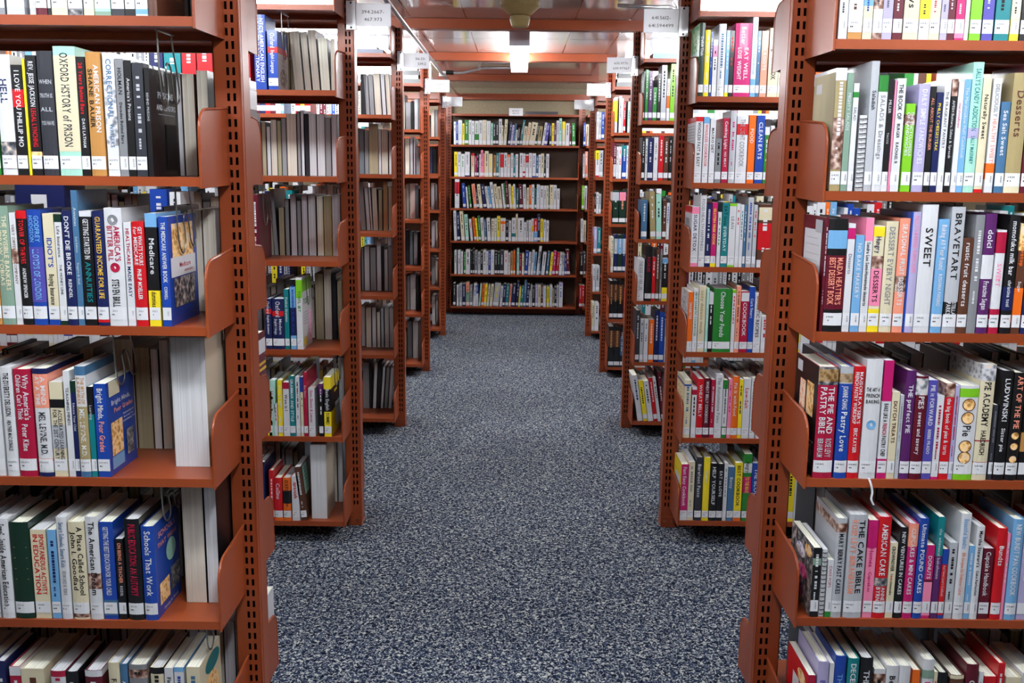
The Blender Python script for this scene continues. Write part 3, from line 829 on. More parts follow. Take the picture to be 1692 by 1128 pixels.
666 672 255 6 dg W ;p
675 691 265 6 gn W ;p
693 714 259 6 pu W ;p
716 738 174 6 gn W ;p
741 758 245 6 K W ;p
760 788 289 6 G K ;h
791 807 218 6 W or ;p b:or:.3:.6
809 834 296 6 lg K JAPANESE MAPLES;l:japanese_maples h
#R3 1 S 636
667 684 230 6 K W ;p
686 698 223 6 W K ;p
700 728 227 6 N W ;h
731 755 231 6 W gy ;p
758 785 240 6 r W THE LOST DOGS;l:the_lost_dogs h
787 812 231 6 br W ;p
815 830 239 6 K W ;p
#R3 2 S 636.1
676 708 214 6 sl W ;h cv=tealpic
729 758 259 6 kh W ;h t:-3
761 790 247 6 mt K ;h t:-2
792 813 213 6 br W ;p
814 830 199 6 W B ;p
#R3 3 S 636.1
666 703 234 6 W gy THE RIDE OF HER LIFE;l:- h
708 744 302 6 K cm HORSE;l:horse_in_crimson h
746 765 244 6 r W Horse;l:horse_in_white_on_red p
767 786 288 6 br W ;h
789 800 283 6 gy K ;h
802 832 238 6 K W Horses;l:horses_with_blue_top p b:lb:.88:1 b:y:.0:.32
#R3 4 S 636.1
666 689 293 6 dk W ;h
691 711 245 6 G K ;p
713 737 245 6 W gy ;p
740 769 242 6 or W ;p
771 797 294 6 N W HORSE TACK;l:horse_tack h
798 826 283 6 B W HORSES;l:horses_on_blue h
#R3 5 S 636.5
694 724 269 6 W N ;t:-9 p
727 753 239 6 y K TURKEYS;l:- t:-9 p
755 784 236 6 W K Chickens;l:- t:-9 p
787 809 255 6 r W ;t:-9 p
810 827 260 6 W K ;t:-9 p
831 851 289 6 mr W ;t:-7 h
#R4 0 S 629
666 685 242 6 W y ;p b:y:.3:.9
696 715 249 6 W N ;p
717 726 234 6 W r ;p
728 742 212 6 r W ;p
757 775 212 6 mt K ;p
#R4 1 S 629
666 685 248 6 mr W ;h b:W:.1:.4
687 701 221 6 W r ;h
702 723 221 6 W r ;h
728 757 229 6 B W ;h b:tl:.7:1
758 770 229 6 W K ;h
#R4 2 S 629
669 713 236 6 dg G ;h b:G:.7:.95
717 762 236 6 dg sa ;h b:pk:.7:.95
#R4 3 S 629
666 685 253 6 cr tl ;h
689 714 269 6 N W ;h b:G:.5:.9
716 748 269 6 dg W ;h b:lb:.5:.9
750 772 269 6 N W ;h b:G:.5:.9
#R4 4 S 629
666 694 280 6 K tn ;h b:br:.5:.9
696 725 280 6 K tn ;h b:br:.5:.9
728 764 280 6 K tn ;h b:br:.5:.9
#R4 5 S 629
668 708 300 6 K tn ;h b:br:.5:.9
710 753 299 6 K tn ;h b:br:.5:.9
756 776 287 6 K W ;h b:sl:.3:.8
#R5 0 S 620
666 685 233 6 W K ;h
687 706 231 6 G K ;h
709 732 231 6 B W ;h
#R5 1 S 620
666 698 225 6 W K ;h b:y:.65:1 b:r:.0:.05
699 729 225 6 G K ;h
#R5 2 S 620
666 678 172 6 K W ;p
681 700 185 6 W K ;p
703 722 171 6 G K ;p
#R5 3 S 620
666 696 227 6 lv W ;h
699 729 223 6 tl W ;h
#R5 4 S 620
666 689 230 6 W K ;p
692 727 227 6 G K ;p
#R5 5 S 620
666 690 256 6 cr K ;p
693 729 253 6 W K ;p
#L3 0 F -
-1577 -1529 240 235 gy K ;
-887 -858 232 235 dk K ;
-857 -835 227 235 gy K ;t:-3
-833 -808 231 235 gy K ;t:-3
-805 -768 236 235 bg K ;t:-3
-764 -743 235 235 G K ;t:-3
-739 -716 235 235 bg K ;t:-3
#L3 1 F -
-900 -871 250 235 sl K ;
-869 -846 240 235 gy K ;
-844 -793 277 235 kh cr ;
-791 -775 249 235 G K ;
-774 -737 248 235 bg K ;
-733 -716 243 235 G K ;
#L3 2 F -
-895 -867 271 235 gy K ;t:-3
-863 -841 239 235 G K ;t:-3
-839 -828 239 235 G N ;t:-3
-826 -797 239 235 bg K ;t:-2
-795 -773 229 235 kh K ;
-769 -741 274 235 tn K ;
-739 -716 247 235 bg K ;
#L3 3 F -
-896 -884 249 235 gy K ;
-881 -850 253 235 G K ;
-846 -813 248 235 gy K ;
-809 -783 289 235 lv K ;
-779 -768 256 235 dk K ;
-766 -746 238 235 G K ;
-744 -716 256 235 gy K ;
#L3 4 F -
-877 -845 236 235 bg K ;
-841 -817 235 235 lv K ;
-813 -793 207 235 bg K ;
-789 -772 230 235 lb K ;
-768 -742 235 235 G K ;
-740 -716 234 235 G K ;
#L3 5 F -
-900 -862 275 235 gy K ;
-860 -848 275 235 dk K ;
-844 -824 275 235 G K ;t:3
-820 -802 274 235 dk K ;t:3
-798 -783 249 235 G K ;t:4
-777 -757 248 235 gy K ;t:4
-753 -733 248 235 G K ;t:4
#L4 0 F -
-818 -781 198 235 gy K ;
-778 -760 209 235 dk K ;
-755 -728 221 235 G K ;
-726 -716 221 235 gy K ;
#L4 1 F -
-824 -791 256 235 cr K ;
-788 -767 268 235 G K ;
-762 -750 256 235 G K ;
-746 -716 195 235 gy K ;
#L4 2 F -
-817 -796 249 235 gy y ;
-792 -751 250 235 sa K ;
-749 -728 236 235 sl K ;
-726 -716 213 235 dk K ;
#L4 3 F -
-823 -797 243 235 dk K ;
-795 -771 237 235 sl K ;
-766 -738 237 235 gy K ;
-735 -716 237 235 dk K ;
#L4 4 F -
-817 -795 252 235 gy K ;
-793 -752 263 235 G K ;
-747 -716 251 235 dk K ;
#L4 5 F -
-818 -782 281 235 sl K ;
-777 -736 275 235 G K ;
-734 -716 274 235 gy K ;
#L5 0 F -
-777 -747 240 235 bg K ;
-743 -716 240 235 gy K ;
-722 -716 240 235 kh K ;
#L5 1 F -
-783 -767 230 235 B K ;
-762 -733 208 235 dk K ;
-728 -716 241 235 br K ;
#L5 2 F -
-778 -748 232 235 G K ;
-743 -717 221 235 gy K ;
-722 -716 210 235 gy K ;
#L5 3 F -
-777 -745 230 235 lv K ;
-740 -716 229 235 bg K ;
#L5 4 F -
-777 -744 247 235 gy K ;
-742 -716 224 235 bg K ;
#L5 5 F -
-775 -744 264 235 G K ;
-739 -716 263 235 gy K ;
#E 0 S 811
-657 -635 224 6 W K ;
-632 -616 226 6 B W ;
-613 -575 240 6 W lb ;
-572 -550 207 6 y K ;
-548 -509 240 6 gn W ;
-507 -478 242 6 W K ;
-476 -451 234 6 W K ;
-446 -407 234 6 W gn ;b:gn:.2:.45
-404 -369 240 6 W K ;
-368 -329 244 6 cr G ;
-327 -288 235 6 W G ;
-285 -264 213 6 mt K ;
-262 -237 222 6 dg W ;
-235 -208 231 6 K W ;
-205 -174 256 6 W K ;
-174 -159 193 6 cr K ;
-157 -128 252 6 cr K ;t:3
-115 -91 225 6 N W ;t:6
-89 -68 197 6 lv N ;t:6
-66 -45 211 6 sl N ;t:6
-43 -24 149 6 W K ;t:4
-21 -2 173 6 K W ;t:4
0 10 173 6 dk W ;t:8
#E 0 S 811
6 27 248 6 tl W ;t:8
31 62 186 6 cr K ;t:7
64 91 223 6 cr or ;t:8
95 154 223 6 cr K ;t:9
155 175 213 6 dg W ;t:8
179 217 189 6 kh K ;t:7
224 247 226 6 W K ;t:9
248 280 216 6 vi W ;t:8
304 326 216 6 dk W ;
328 350 220 6 y K ;
351 373 220 6 pu W ;
375 398 246 6 W K ;
400 426 269 6 mt K ;
431 462 236 6 cr y ;b:y:.7:1
466 503 221 6 W K ;
507 522 214 6 mr W ;
532 566 220 6 gn W ;t:-2
644 666 224 6 B W ;
668 697 212 6 cr K ;
#E 1 S 811
-652 -619 246 6 y K ;
-617 -586 245 6 W K ;
-584 -547 226 6 W gn ;
-544 -496 246 6 W gy ;b:N:.0:.07
-481 -449 234 6 cr r ;b:r:.9:1
-443 -426 205 6 mg W ;
-424 -406 234 6 K W ;
-400 -386 224 6 W K ;
-385 -361 266 6 pk K ;
-359 -345 233 6 sa K ;
-344 -306 257 6 cr K ;
-304 -265 230 6 cr y ;
-255 -230 217 6 tn K ;
-228 -205 236 6 tl W ;
-203 -191 241 6 G K ;
-187 -154 240 6 W r ;b:r:.4:.95
-150 -119 242 6 W K ;
-116 -88 225 6 W or ;b:or:.9:1
-82 -56 239 6 W K ;
-54 -37 220 6 tl W ;
-34 -6 229 6 W tl ;
#E 1 S 811
8 40 240 6 W K ;
41 65 236 6 W r ;b:r:.0:.25
69 98 228 6 W K ;b:r:.65:.95
102 133 241 6 W gy ;
137 171 239 6 W B ;b:B:.0:.1
174 198 217 6 sl W ;
200 221 227 6 W K ;
223 253 238 6 cr K ;
256 270 231 6 K W ;
276 305 235 6 W K ;
647 663 241 6 G K ;
666 694 263 6 sa W ;
#E 2 S 811
-646 -600 291 6 W N ;b:r:.5:.9
-561 -531 248 6 B W ;t:-4
-520 -502 214 6 W K ;t:-5
-490 -473 228 6 gn W ;t:-6
-453 -420 244 6 sa r ;t:-6
-417 -398 189 6 dk W ;t:-6
-394 -362 242 6 cr K ;t:-7
-353 -319 243 6 N W ;t:-8
-315 -290 221 6 W K ;t:-8
-288 -266 221 6 lb K ;t:-8
-262 -233 264 6 W K ;t:-7
-227 -197 245 6 cr K ;t:-7
-194 -158 220 6 cr K ;t:-7
-150 -130 249 6 W K ;t:-6
-129 -119 258 6 gn K ;t:-5
-114 -92 277 6 mr W ;t:-5
-87 -62 246 6 cr K ;t:-4
-60 -44 228 6 y K ;t:-3
-44 -23 246 6 W K ;t:-3
-19 -1 208 6 tl W ;
#E 2 S 811
11 48 245 6 mr W ;t:-3
52 81 246 6 W K ;t:-2
83 107 212 6 cr K ;
109 131 238 6 or W ;
132 160 245 6 W K ;
164 184 206 6 tl K ;
185 215 247 6 W lb ;
219 256 235 6 W K ;
259 282 234 6 W K ;
284 305 234 6 cr K ;
307 317 205 6 tl y ;
319 353 243 6 cr K ;
355 386 241 6 W K ;
390 419 206 6 W K ;
643 667 240 6 lg W ;
669 696 238 6 W K ;
#E 3 S 811
-651 -624 309 6 W N ;t:-2
-620 -591 284 6 N W ;t:-2
-578 -542 302 6 cr K ;t:-4
-534 -501 267 6 mt K ;t:-4
-484 -459 220 6 W r ;t:-5
-446 -423 241 6 or K ;t:-6
-419 -400 230 6 y K ;t:-6
-398 -376 251 6 gn W ;t:-4
-371 -340 235 6 W K ;t:-4
-336 -317 219 6 sl W ;t:-4
-311 -277 235 6 W K ;t:-3
-273 -242 228 6 cr K ;
-239 -219 231 6 W K ;
-216 -183 255 6 y K ;
-179 -129 233 6 W or ;b:or:.75:.87
-125 -99 211 6 K W ;
-96 -70 208 6 W br ;
-64 -24 236 6 W tl ;b:tl:.2:.35
#E 3 S 811
-23 -4 278 6 cr K ;
-2 59 236 6 W K ;
61 84 194 6 W K ;
86 107 212 6 G K ;
111 134 216 6 W gy ;
136 159 232 6 W r ;b:y:.45:.7
163 197 230 6 r W ;b:lb:.0:.45
198 226 275 6 N W ;
228 255 231 6 y K ;
259 284 223 6 W K ;
288 314 212 6 W K ;
641 662 237 6 W K ;
664 693 218 6 cr K ;
#E 4 S 811
-650 -627 242 6 W K ;
-615 -587 244 6 W K ;
-583 -562 231 6 W r ;
-553 -535 220 6 gn W ;
-533 -489 252 6 W K ;
-484 -466 241 6 K tl ;
-461 -446 261 6 K W ;
-442 -415 240 6 gy K ;
-409 -383 229 6 G K ;
-381 -358 244 6 K W ;
-356 -322 250 6 W K ;
-320 -302 239 6 W r ;
-299 -278 239 6 B W ;
-276 -241 249 6 W lb ;
-236 -209 238 6 K W ;
-207 -184 232 6 K mt ;
-181 -142 248 6 dk W ;
-140 -100 242 6 W r ;
-97 -77 226 6 W K ;
-72 -49 236 6 tn K ;
-45 -24 251 6 or K ;
#E 4 S 811
-9 15 272 6 mt K ;
20 34 214 6 cm W ;
43 66 219 6 cr K ;
68 101 245 6 B W ;t:3
106 129 234 6 W K ;t:3
133 158 254 6 W K ;t:4
162 185 228 6 lb K ;t:3
192 217 296 6 W K ;t:6
222 236 243 6 sl W ;
242 276 233 6 W K ;t:5
289 312 243 6 sl W ;t:5
324 349 232 6 y K ;t:5
355 383 247 6 mg W ;t:4
389 415 231 6 r W ;t:5
421 450 231 6 W K ;t:4
456 478 230 6 G K ;
482 503 209 6 B y ;
505 540 261 6 mr W ;t:-3
644 669 228 6 K W ;
673 698 238 6 dk W ;
#E 5 S 811
-662 -637 238 6 dk W ;
-626 -605 216 6 W K ;
-598 -571 237 6 G pu ;
-566 -537 232 6 N W ;
-531 -495 247 6 sa gn ;b:sg:.2:.6
-491 -463 214 6 gy W ;
-459 -429 237 6 W B ;t:3
-425 -402 219 6 B W ;b:W:.0:.6
-398 -381 235 6 mt y ;t:4
-374 -349 235 6 or K ;t:4
-347 -321 234 6 y K ;t:4
-317 -296 223 6 cr br ;t:5
-288 -260 229 6 cr K ;t:5
-254 -195 238 6 G y ;t:6
-184 -158 211 6 W B ;t:4
-155 -131 237 6 N W ;t:4
-125 -95 232 6 tl W ;t:4
-89 -68 231 6 sa K ;t:4
-61 -26 231 6 N W ;t:4
#E 5 S 811
-16 6 263 6 N W ;t:4
10 27 209 6 y W ;t:4
29 55 209 6 tl W ;t:4
61 86 272 6 sl W ;t:3
90 118 235 6 N W ;t:3
122 137 166 6 W K ;
139 154 229 6 G K ;
158 181 207 6 K W ;
186 209 233 6 lv W ;
212 243 230 6 cr K ;
246 266 233 6 br W ;
268 297 217 6 W lb ;
304 329 211 6 y K ;
335 361 229 6 W lb ;
363 384 185 6 kh K ;
386 407 205 6 N W ;
409 424 226 6 W K ;
430 469 255 6 W B ;b:lv:.9:1
640 663 229 6 r W ;
665 694 228 6 r W ;
#L2 0 S 423
-1376 -1328 204 6 N W ;h
-1324 -1262 216 6 tl W LEARNING;l:- h
-1258 -1206 211 6 r W FICTION;l:- h
-1201 -1145 214 6 r W ;h
#L2 2 S 423
-1918 -1731 281 6 N W ;h
-1404 -1339 267 6 B W OXFORD;l:- h
-1329 -1287 257 6 W K ;p
'''
def parse():
    out = []; cs = row = kind = num = None
    for ln in DATA.strip().split('\n'):
        if ln[0] == '#':
            cs, row, kind, num = ln[1:].split(); row = int(row); continue
        a, _, o = ln.partition(';'); p = a.split(None, 6)
        x0, x1, h, ft = [float(q) / 1000 for q in p[:4]]
        sp = dict(case=cs, row=row, kind=kind, num=num, x=(x0 + x1) / 2, w=max(.004, x1 - x0), h=h, col=p[4], ink=p[5], title=p[6].strip() if len(p) > 6 else '',
                  o=o.split(), y=POST[cs] - SD + ft, z=ZS[cs][row] + TH, side=1 if cs[0] == 'L' else -1, lean=0.)
        if kind == 'S' and cs in ('R3', 'L3') and 't:' not in o: pass
        for e in sp['o']:
            if e.startswith('t:'): sp['lean'] = float(e[2:])
        r = random.Random(int(x0 * 7919 + h * 1000)); sp['d'] = r.uniform(.155, .192)
        if ft > .05 and ft < .2: sp['d'] = .14
        if kind == 'F' and ft > .2: sp['d'] = .2
        if cs == 'E': sp['d'] = .17
        out.append(sp)
    return out
BOOKS = parse()

# books seen only through the gaps: far ends of the second and third bookcases and the back rows of the near ones
def filler():
    rnd = random.Random(5); out = []
    pal = ['W'] * 9 + ['cr', 'G', 'B', 'N', 'r', 'gn', 'tl', 'K', 'K', 'br', 'lb', 'or', 'y', 'mr', 'gy']
    def row(cs, r, kind, a, b, sgn):
        x = a
        while (x - b) * sgn < 0:
            w = rnd.uniform(.014, .038); col = rnd.choice(pal) if kind == 'S' else rnd.choice(['bg', 'gy', 'G', 'kh', 'bg', 'lv'])
            h = rnd.uniform(.2, .255)
            out.append(dict(case=cs, row=r, kind=kind, num='', x=x + sgn * w / 2, w=w, h=h, col=col, ink='K' if kind == 'F' or col in ('W', 'cr', 'G', 'y') else 'W', title='',
                            o=['h'] if rnd.random() < .5 else ['p'], y=POST[cs] - SD + (.006 if kind == 'S' else .25), z=ZS[cs][r] + TH, side=0, lean=0., d=rnd.uniform(.15, .185), fill=1))
            x += sgn * w + sgn * .0005
            if rnd.random() < .04: x += sgn * .06
    for cs in ('L1', 'L2', 'L3', 'R1', 'R2', 'R3', 'L4', 'R4'):
        sg = -1 if cs[0] == 'L' else 1
        for r in range(6):
            for kind in 'SF':
                have = [b for b in BOOKS if b['case'] == cs and b['row'] == r and b['kind'] == kind]
                lim = sg * (2.14 if cs not in ('L1', 'R1') else 1.6)
                if have: a = max(abs(b['x']) + b['w'] / 2 for b in have) + .004
                elif kind == 'F': a = .70 if sg < 0 else .675
                else: a = 1.05 if cs in ('L2', 'L3', 'L4') else .7
                if cs == 'L3' and kind == 'S': a = max(a, 1.12)
                if cs == 'L2' and kind == 'S' and r in (1, 4, 5): a = 1.16
                if cs == 'R1' and kind == 'F': a = rnd.uniform(.67, .8)
                if cs == 'R2' and kind == 'F': a = rnd.uniform(.75, 1.0)
                if (cs, r, kind) == ('L1', 0, 'F'): a = .72
                if a < abs(lim): row(cs, r, kind, sg * a, lim, sg)
    return out
FILL = filler()

def place(sp):
    a = math.radians(sp['lean']); w = sp['w']; lift = abs(math.sin(a)) * w / 2
    T = Matrix.Translation((sp['x'], sp['y'], sp['z'] + lift + .0004)) @ Matrix.Rotation(a, 4, 'Y')
    if sp['kind'] == 'F': T = T @ Matrix.Translation((0, sp['d'], 0)) @ Matrix.Rotation(math.pi, 4, 'Z')
    return T

def score(sp):
    if sp['case'] == 'E' or sp['case'][1] in '45': return sp['w'] * sp['h'] / sp['y'] ** 2 * .5
    if sp['h'] < .06: return 0
    s = sp['w'] * sp['h'] / sp['y'] ** 2
    if sp['case'] in ('L1', 'R1') and sp['row'] in (0, 5): s *= .5
    if abs(sp['x']) / sp['y'] > .53: s *= .2
    if sp['case'] == 'L2' and sp['x'] < -1.02: s *= .1
    return s
order = sorted(BOOKS, key=score, reverse=True); KEEP = order[:306]
keepid = {id(b) for b in KEEP}
rowsof = {}
for b in BOOKS: rowsof.setdefault((b['case'], b['row'], b['kind']), []).append(b)
for k, l in rowsof.items(): l.sort(key=lambda q: abs(q['x']))
seen = set()
for (cs, r, kind), l in rowsof.items():
    for i, sp in enumerate(l):
        if id(sp) not in keepid: continue
        safe = next((e[2:] for e in sp['o'] if e.startswith('l:') and e != 'l:-'), None)
        where = f'{ROWN[r]}, {NICE[cs]}'
        colw = WORD[sp['col']]
        if kind == 'F':
            lab = f'{colw} book with page edges outward, {ORD[i]} from aisle, {where}'
        elif safe and ',' not in safe and '_with_' not in safe and '_on_' not in safe and '_in_' not in safe:
            lab = f'{colw} book titled {safe.replace("_", " ")}, {where}'
        else: lab = f'{colw} book, {WORD[sp["ink"]]} lettering, {ORD[i]} from aisle, {where}'
        words_ = lab.split()
        if len(words_) > 16: lab = f'{colw} book, {ORD[i]} from the aisle, {where}'
        root = empty('book', (0, 0, 0), lab, 'book', f'books on the {ROWN[r]} of the {NICE[cs]}')
        root.matrix_world = place(sp)
        c_, p_, l_ = MB(), MB(), MB()
        build_book(c_, p_, l_, sp, True)
        c_.obj('cover', root); p_.obj('page_block', root)
        if l_.v: q = l_.obj('spine_label', root)
        if sp['title'].startswith('THE ART of/FRENCH'):
            rb = MB(); pts = smooth_path([(.004, .01, .002), (.004, -.004, .001), (.008, -.010, -.012), (.012, -.0105, -.03), (.010, -.0125, -.045), (.017, -.012, -.06)], 4)
            vs = []
            for p in pts: vs += [(p.x - .0025, p.y, p.z), (p.x + .0025, p.y, p.z)]
            rb.add(vs, [(2 * i, 2 * i + 1, 2 * i + 3, 2 * i + 2) for i in range(len(pts) - 1)], M('c:W')); rb.obj('ribbon_bookmark', root)['label'] = 'white ribbon bookmark hanging over the shelf edge'

# everything smaller or further away: one mass of shelved books
rest = MB()
for sp in BOOKS + FILL:
    if id(sp) in keepid: continue
    rest.T = place(sp); build_book(rest, rest, rest, sp, False)
rest.T = None
ro = rest.obj('shelved_books'); ro['kind'] = 'stuff'; ro['label'] = 'rows of smaller distant library books filling the far shelves'; ro['category'] = 'books'

WALL_SHADE = new_mat('wall_shade_brown', rgb(84, 62, 46), .5, .4)  # dark brown paints shade on the wall behind the end shelves
# ------------------------------------------------------------------ bookcases
def upright(x0, x1, y0, parent, slots=True, edge=1, top=2.31):
    """slotted steel column, x0..x1; edge=+1 when the aisle is on the x1 side, -1 on the x0 side"""
    m = MB(); y1 = y0 + PD; t = .002; TOP = top
    e = x1 if edge > 0 else x0; s = -edge
    cuts = [(.0110, .0180), (.0250, .0320)]
    for yy0, yy1 in ((y0, y0 + t), (y1 - t, y1)):
        prev = 0.
        for a, b in cuts + [(x1 - x0, None)]:
            lo, hi = sorted((e + s * prev, e + s * a)); m.box(lo, hi, yy0, yy1, 0, TOP, STEEL)
            if b is None: break
            lo, hi = sorted((e + s * a, e + s * b)); z = .09; zp = 0.
            while z < TOP - .05:
                m.box(lo, hi, yy0, yy1, zp, z, STEEL); zp = z + .018; z += .0294
            m.box(lo, hi, yy0, yy1, zp, TOP, STEEL); prev = b
    m.box(x0 + .003, x1 - .003, y0 + .034, y0 + .036, .002, TOP - .002, SLOT_SHADE); m.box(x0 + .003, x1 - .003, y1 - .036, y1 - .034, .002, TOP - .002, SLOT_SHADE)  # dark sheets added so the slots look shaded inside
    lo, hi = sorted((e, e + s * t))
    for a, b, dd in ((0, .018, 0), (.018, .024, .002), (.024, PD, 0)):
        l2, h2 = sorted((e + s * dd, e + s * (dd + t))); m.box(l2, h2, y0 + a, y0 + b, 0, TOP, STEEL)
    lo, hi = sorted((e + s * (x1 - x0), e + s * (x1 - x0 - t))); m.box(lo, hi, y0, y1, 0, TOP, STEEL)
    m.tube([(e, y0 + .002, 0), (e, y0 + .002, TOP)], .003, STEEL, 6)
    o = m.obj('upright', parent)
    f = MB(); l2, h2 = sorted((e + edge * .003, e + s * .061)); f.box(l2, h2, y0 - .006, y0 - .0005, .0, .045, STEEL); f.box(l2, h2, y0 - .003, y1 + .003, .0, .006, STEEL); f.obj('foot_plate', o)
    for k in (.014, .046):
        bm = MB(); n = 8; c = (e + s * k, y0 - .006, .026)
        bm.tube([(c[0], c[1] + .001, c[2]), (c[0], c[1] - .004, c[2])], .0065, BOLT, 10); bm.tube([(c[0], c[1] - .004, c[2]), (c[0], c[1] - .0065, c[2])], .004, BOLT, 10); bm.obj('bolt', o)
    return o
def bracket(x, yf, yb, z, parent):
    """end plate in the y-z plane: straight at the front, rounded upper corner, hooked into the upright"""
    m = MB(); s = 1 if yb > yf else -1; D = abs(yb - yf); H = .178; r = .05
    pts = [(0, -.004), (0, H - r - .012)]
    for k in range(1, 8):
        a = math.pi / 2 * k / 7; pts.append((r - r * math.cos(a), H - .012 - r + r * math.sin(a)))
    pts += [(D + .004, H), (D + .004, 0.0)]
    t = .0014
    A = [(x - t, yf + s * u, z + v) for u, v in pts]; B = [(x + t, yf + s * u, z + v) for u, v in pts]; n = len(pts)
    m.add(A + B, [tuple(range(n)), tuple(range(2 * n - 1, n - 1, -1))] + [(i, n + i, n + (i + 1) % n, (i + 1) % n) for i in range(n)], STEEL)
    m.tube([(x, yf + s * u, z + v) for u, v in pts[:-1]], .0034, STEEL, 6)
    return m.obj('end_bracket', parent)
def shelf(x0, x1, yf, yb, z, parent, bl=True, br=True, lipback=True):
    m = MB(); s = 1 if yb > yf else -1
    def bx(a, b, z0, z1): lo, hi = sorted((yf + s * a, yf + s * b)); m.box(x0, x1, lo, hi, z0, z1, STEEL)
    D = abs(yb - yf)
    bx(0, D, z + TH - .003, z + TH); bx(0, .003, z, z + TH - .003); bx(.003, .014, z, z + .002); bx(D - .003, D, z - .0, z + TH - .003)
    o = m.obj('shelf', parent)
    if bl: bracket(x0 - .0022, yf, yb if not lipback else yf + s * SD, z, o)
    if br: bracket(x1 + .0022, yf, yb if not lipback else yf + s * SD, z, o)
    return o
DESC = {'L1': 'orange-brown steel bookcase nearest on the left of the aisle, education and health books',
 'L2': 'orange-brown steel bookcase second along the left, dictionaries and turned-round books', 'L3': 'orange-brown steel bookcase third along the left, mostly grey page edges showing',
 'L4': 'orange-brown steel bookcase fourth along the left side of the aisle', 'L5': 'orange-brown steel bookcase last along the left side of the aisle',
 'R1': 'orange-brown steel bookcase nearest on the right of the aisle, full of cookbooks', 'R2': 'orange-brown steel bookcase second along the right, diet cookbooks',
 'R3': 'orange-brown steel bookcase third along the right, gardening and horse books', 'R4': 'orange-brown steel bookcase fourth along the right with dark green volumes', 'R5': 'orange-brown steel bookcase last along the right side of the aisle'}
BAY = 1.55
for cs in ('L1', 'L2', 'L3', 'L4', 'L5', 'R1', 'R2', 'R3', 'R4', 'R5'):
    L = cs[0] == 'L'; y = POST[cs]; e = XL if L else XR; s = -1 if L else 1
    root = empty('bookcase', (e, y, 0), DESC[cs], 'bookcase', 'steel bookcases along the aisle')
    def P(o):
        o.parent = root; o.matrix_parent_inverse = Matrix.Translation((-e, -y, 0)); return o
    P(upright(*(sorted((e, e + s * .062))), y, None, edge=1 if L else -1))
    P(upright(*(sorted((e + s * (BAY + .0), e + s * (BAY + .062)))), y, None, edge=1 if L else -1))
    xa = e + s * .033; xb = e + s * (BAY - .004); x0, x1 = sorted((xa + s * .003, xb))
    xa2 = e + s * .033; w0, w1 = sorted((xa2 + s * .003, xb))
    for z in ZS[cs] + [TOPZ[cs]]:
        top = z > 2
        P(shelf(x0, x1, y - SD, y + .034, z, None, not top or True, not top or True))
        P(shelf(w0, w1, y + PD + SD, y + PD - .034, z, None))
for nm, x0, x1, d in (('c', -.688, .60, 'orange-brown steel bookcase across the far end of the aisle, six full shelves'),
                      ('r', .682, 1.9, 'orange-brown steel bookcase at the far end, just a strip seen beside right uprights'),
                      ('l', -1.99, -.77, 'orange-brown steel bookcase at the far end, just a strip seen beside left uprights')):
    y = POST['E']; cx = (x0 + x1) / 2
    root = empty('bookcase', (cx, y, 0), d, 'bookcase', 'bookcases against the end wall')
    def P(o):
        o.parent = root; o.matrix_parent_inverse = Matrix.Translation((-cx, -y, 0)); return o
    if nm == 'c': P(upright(-.765, -.695, y, None, top=2.18)); 
    if nm == 'c': P(upright(.605, .675, y, None, top=2.18))
    if nm == 'r': P(upright(1.905, 1.98, y, None, top=2.18))
    if nm == 'l': P(upright(-2.07, -1.995, y, None, top=2.18))
    for z in ZS['E'] + [TOPZ['E']]:
        P(shelf(x0, x1, y - SD, y + .078, z, None, z < 2, z < 2))
    k = MB(); k.box(x0, x1, y - .02, y - .005, 0, .07, STEEL); P(k.obj('kick_plate'))
    k = MB(); k.box(x0, x1, y + .0785, y + .082, .05, 2.03, WALL_SHADE); P(k.obj('wall_shade_sheet'))  # sheet added to darken the wall seen between the books

# ------------------------------------------------------------------ wire book supports hanging from the shelf above
def wire(cs, row, x, y0, y1, drop=.15, label='', mat=WIRE):
    zt = (ZS[cs][row - 1] if row else TOPZ[cs]) + .0; Lw = y1 - y0
    prof = [(.12, 0), (.13, .25), (.16, .72), (.24, .93), (.36, 1), (.46, .9), (.47, .7), (.42, .5), (.46, .42), (.56, .42), (.64, .52), (.70, .8), (.80, .93), (.92, .9), (.96, .78), (.88, .5), (.76, .2), (.72, 0)]
    m = MB(); m.tube(smooth_path([(0, u * Lw, -v * drop) for u, v in prof], 5), .0021, mat, 6)
    m.box(-.004, .004, .1 * Lw, .78 * Lw, -.002, .0, mat)
    o = m.obj('wire_book_support', None, True, (x, y0, zt)); tag(o, label, 'bookend', 'wire book supports'); return o
def rightmost(cs, row): 
    l = rowsof[(cs, row, 'S')]; b = l[0]; return b['x'] + b['w'] / 2 if cs[0] == 'L' else b['x'] - b['w'] / 2
WD = {1: 'second', 2: 'third', 3: 'fourth', 4: 'fifth', 5: 'bottom', 0: 'top'}
for row in (1, 2, 3, 4, 5):
    wire('L1', row, rightmost('L1', row) + .006, 2.15, 2.30, (.16, .15, .13, .11, .09)[row - 1], f'bent wire book support above the {WD[row]} shelf of the nearest left bookcase')
for row in (0, 2, 3, 4):
    wire('L2', row, rightmost('L2', row) + .007, 3.75, 3.92, (.17, .17, .16, .14)[(0, 2, 3, 4).index(row)], f'bent wire book support on the {WD[row]} shelf of the second left bookcase')
for row, xx in zip(range(6), (.497, .245, .395, .205, .44, .36)):
    pass

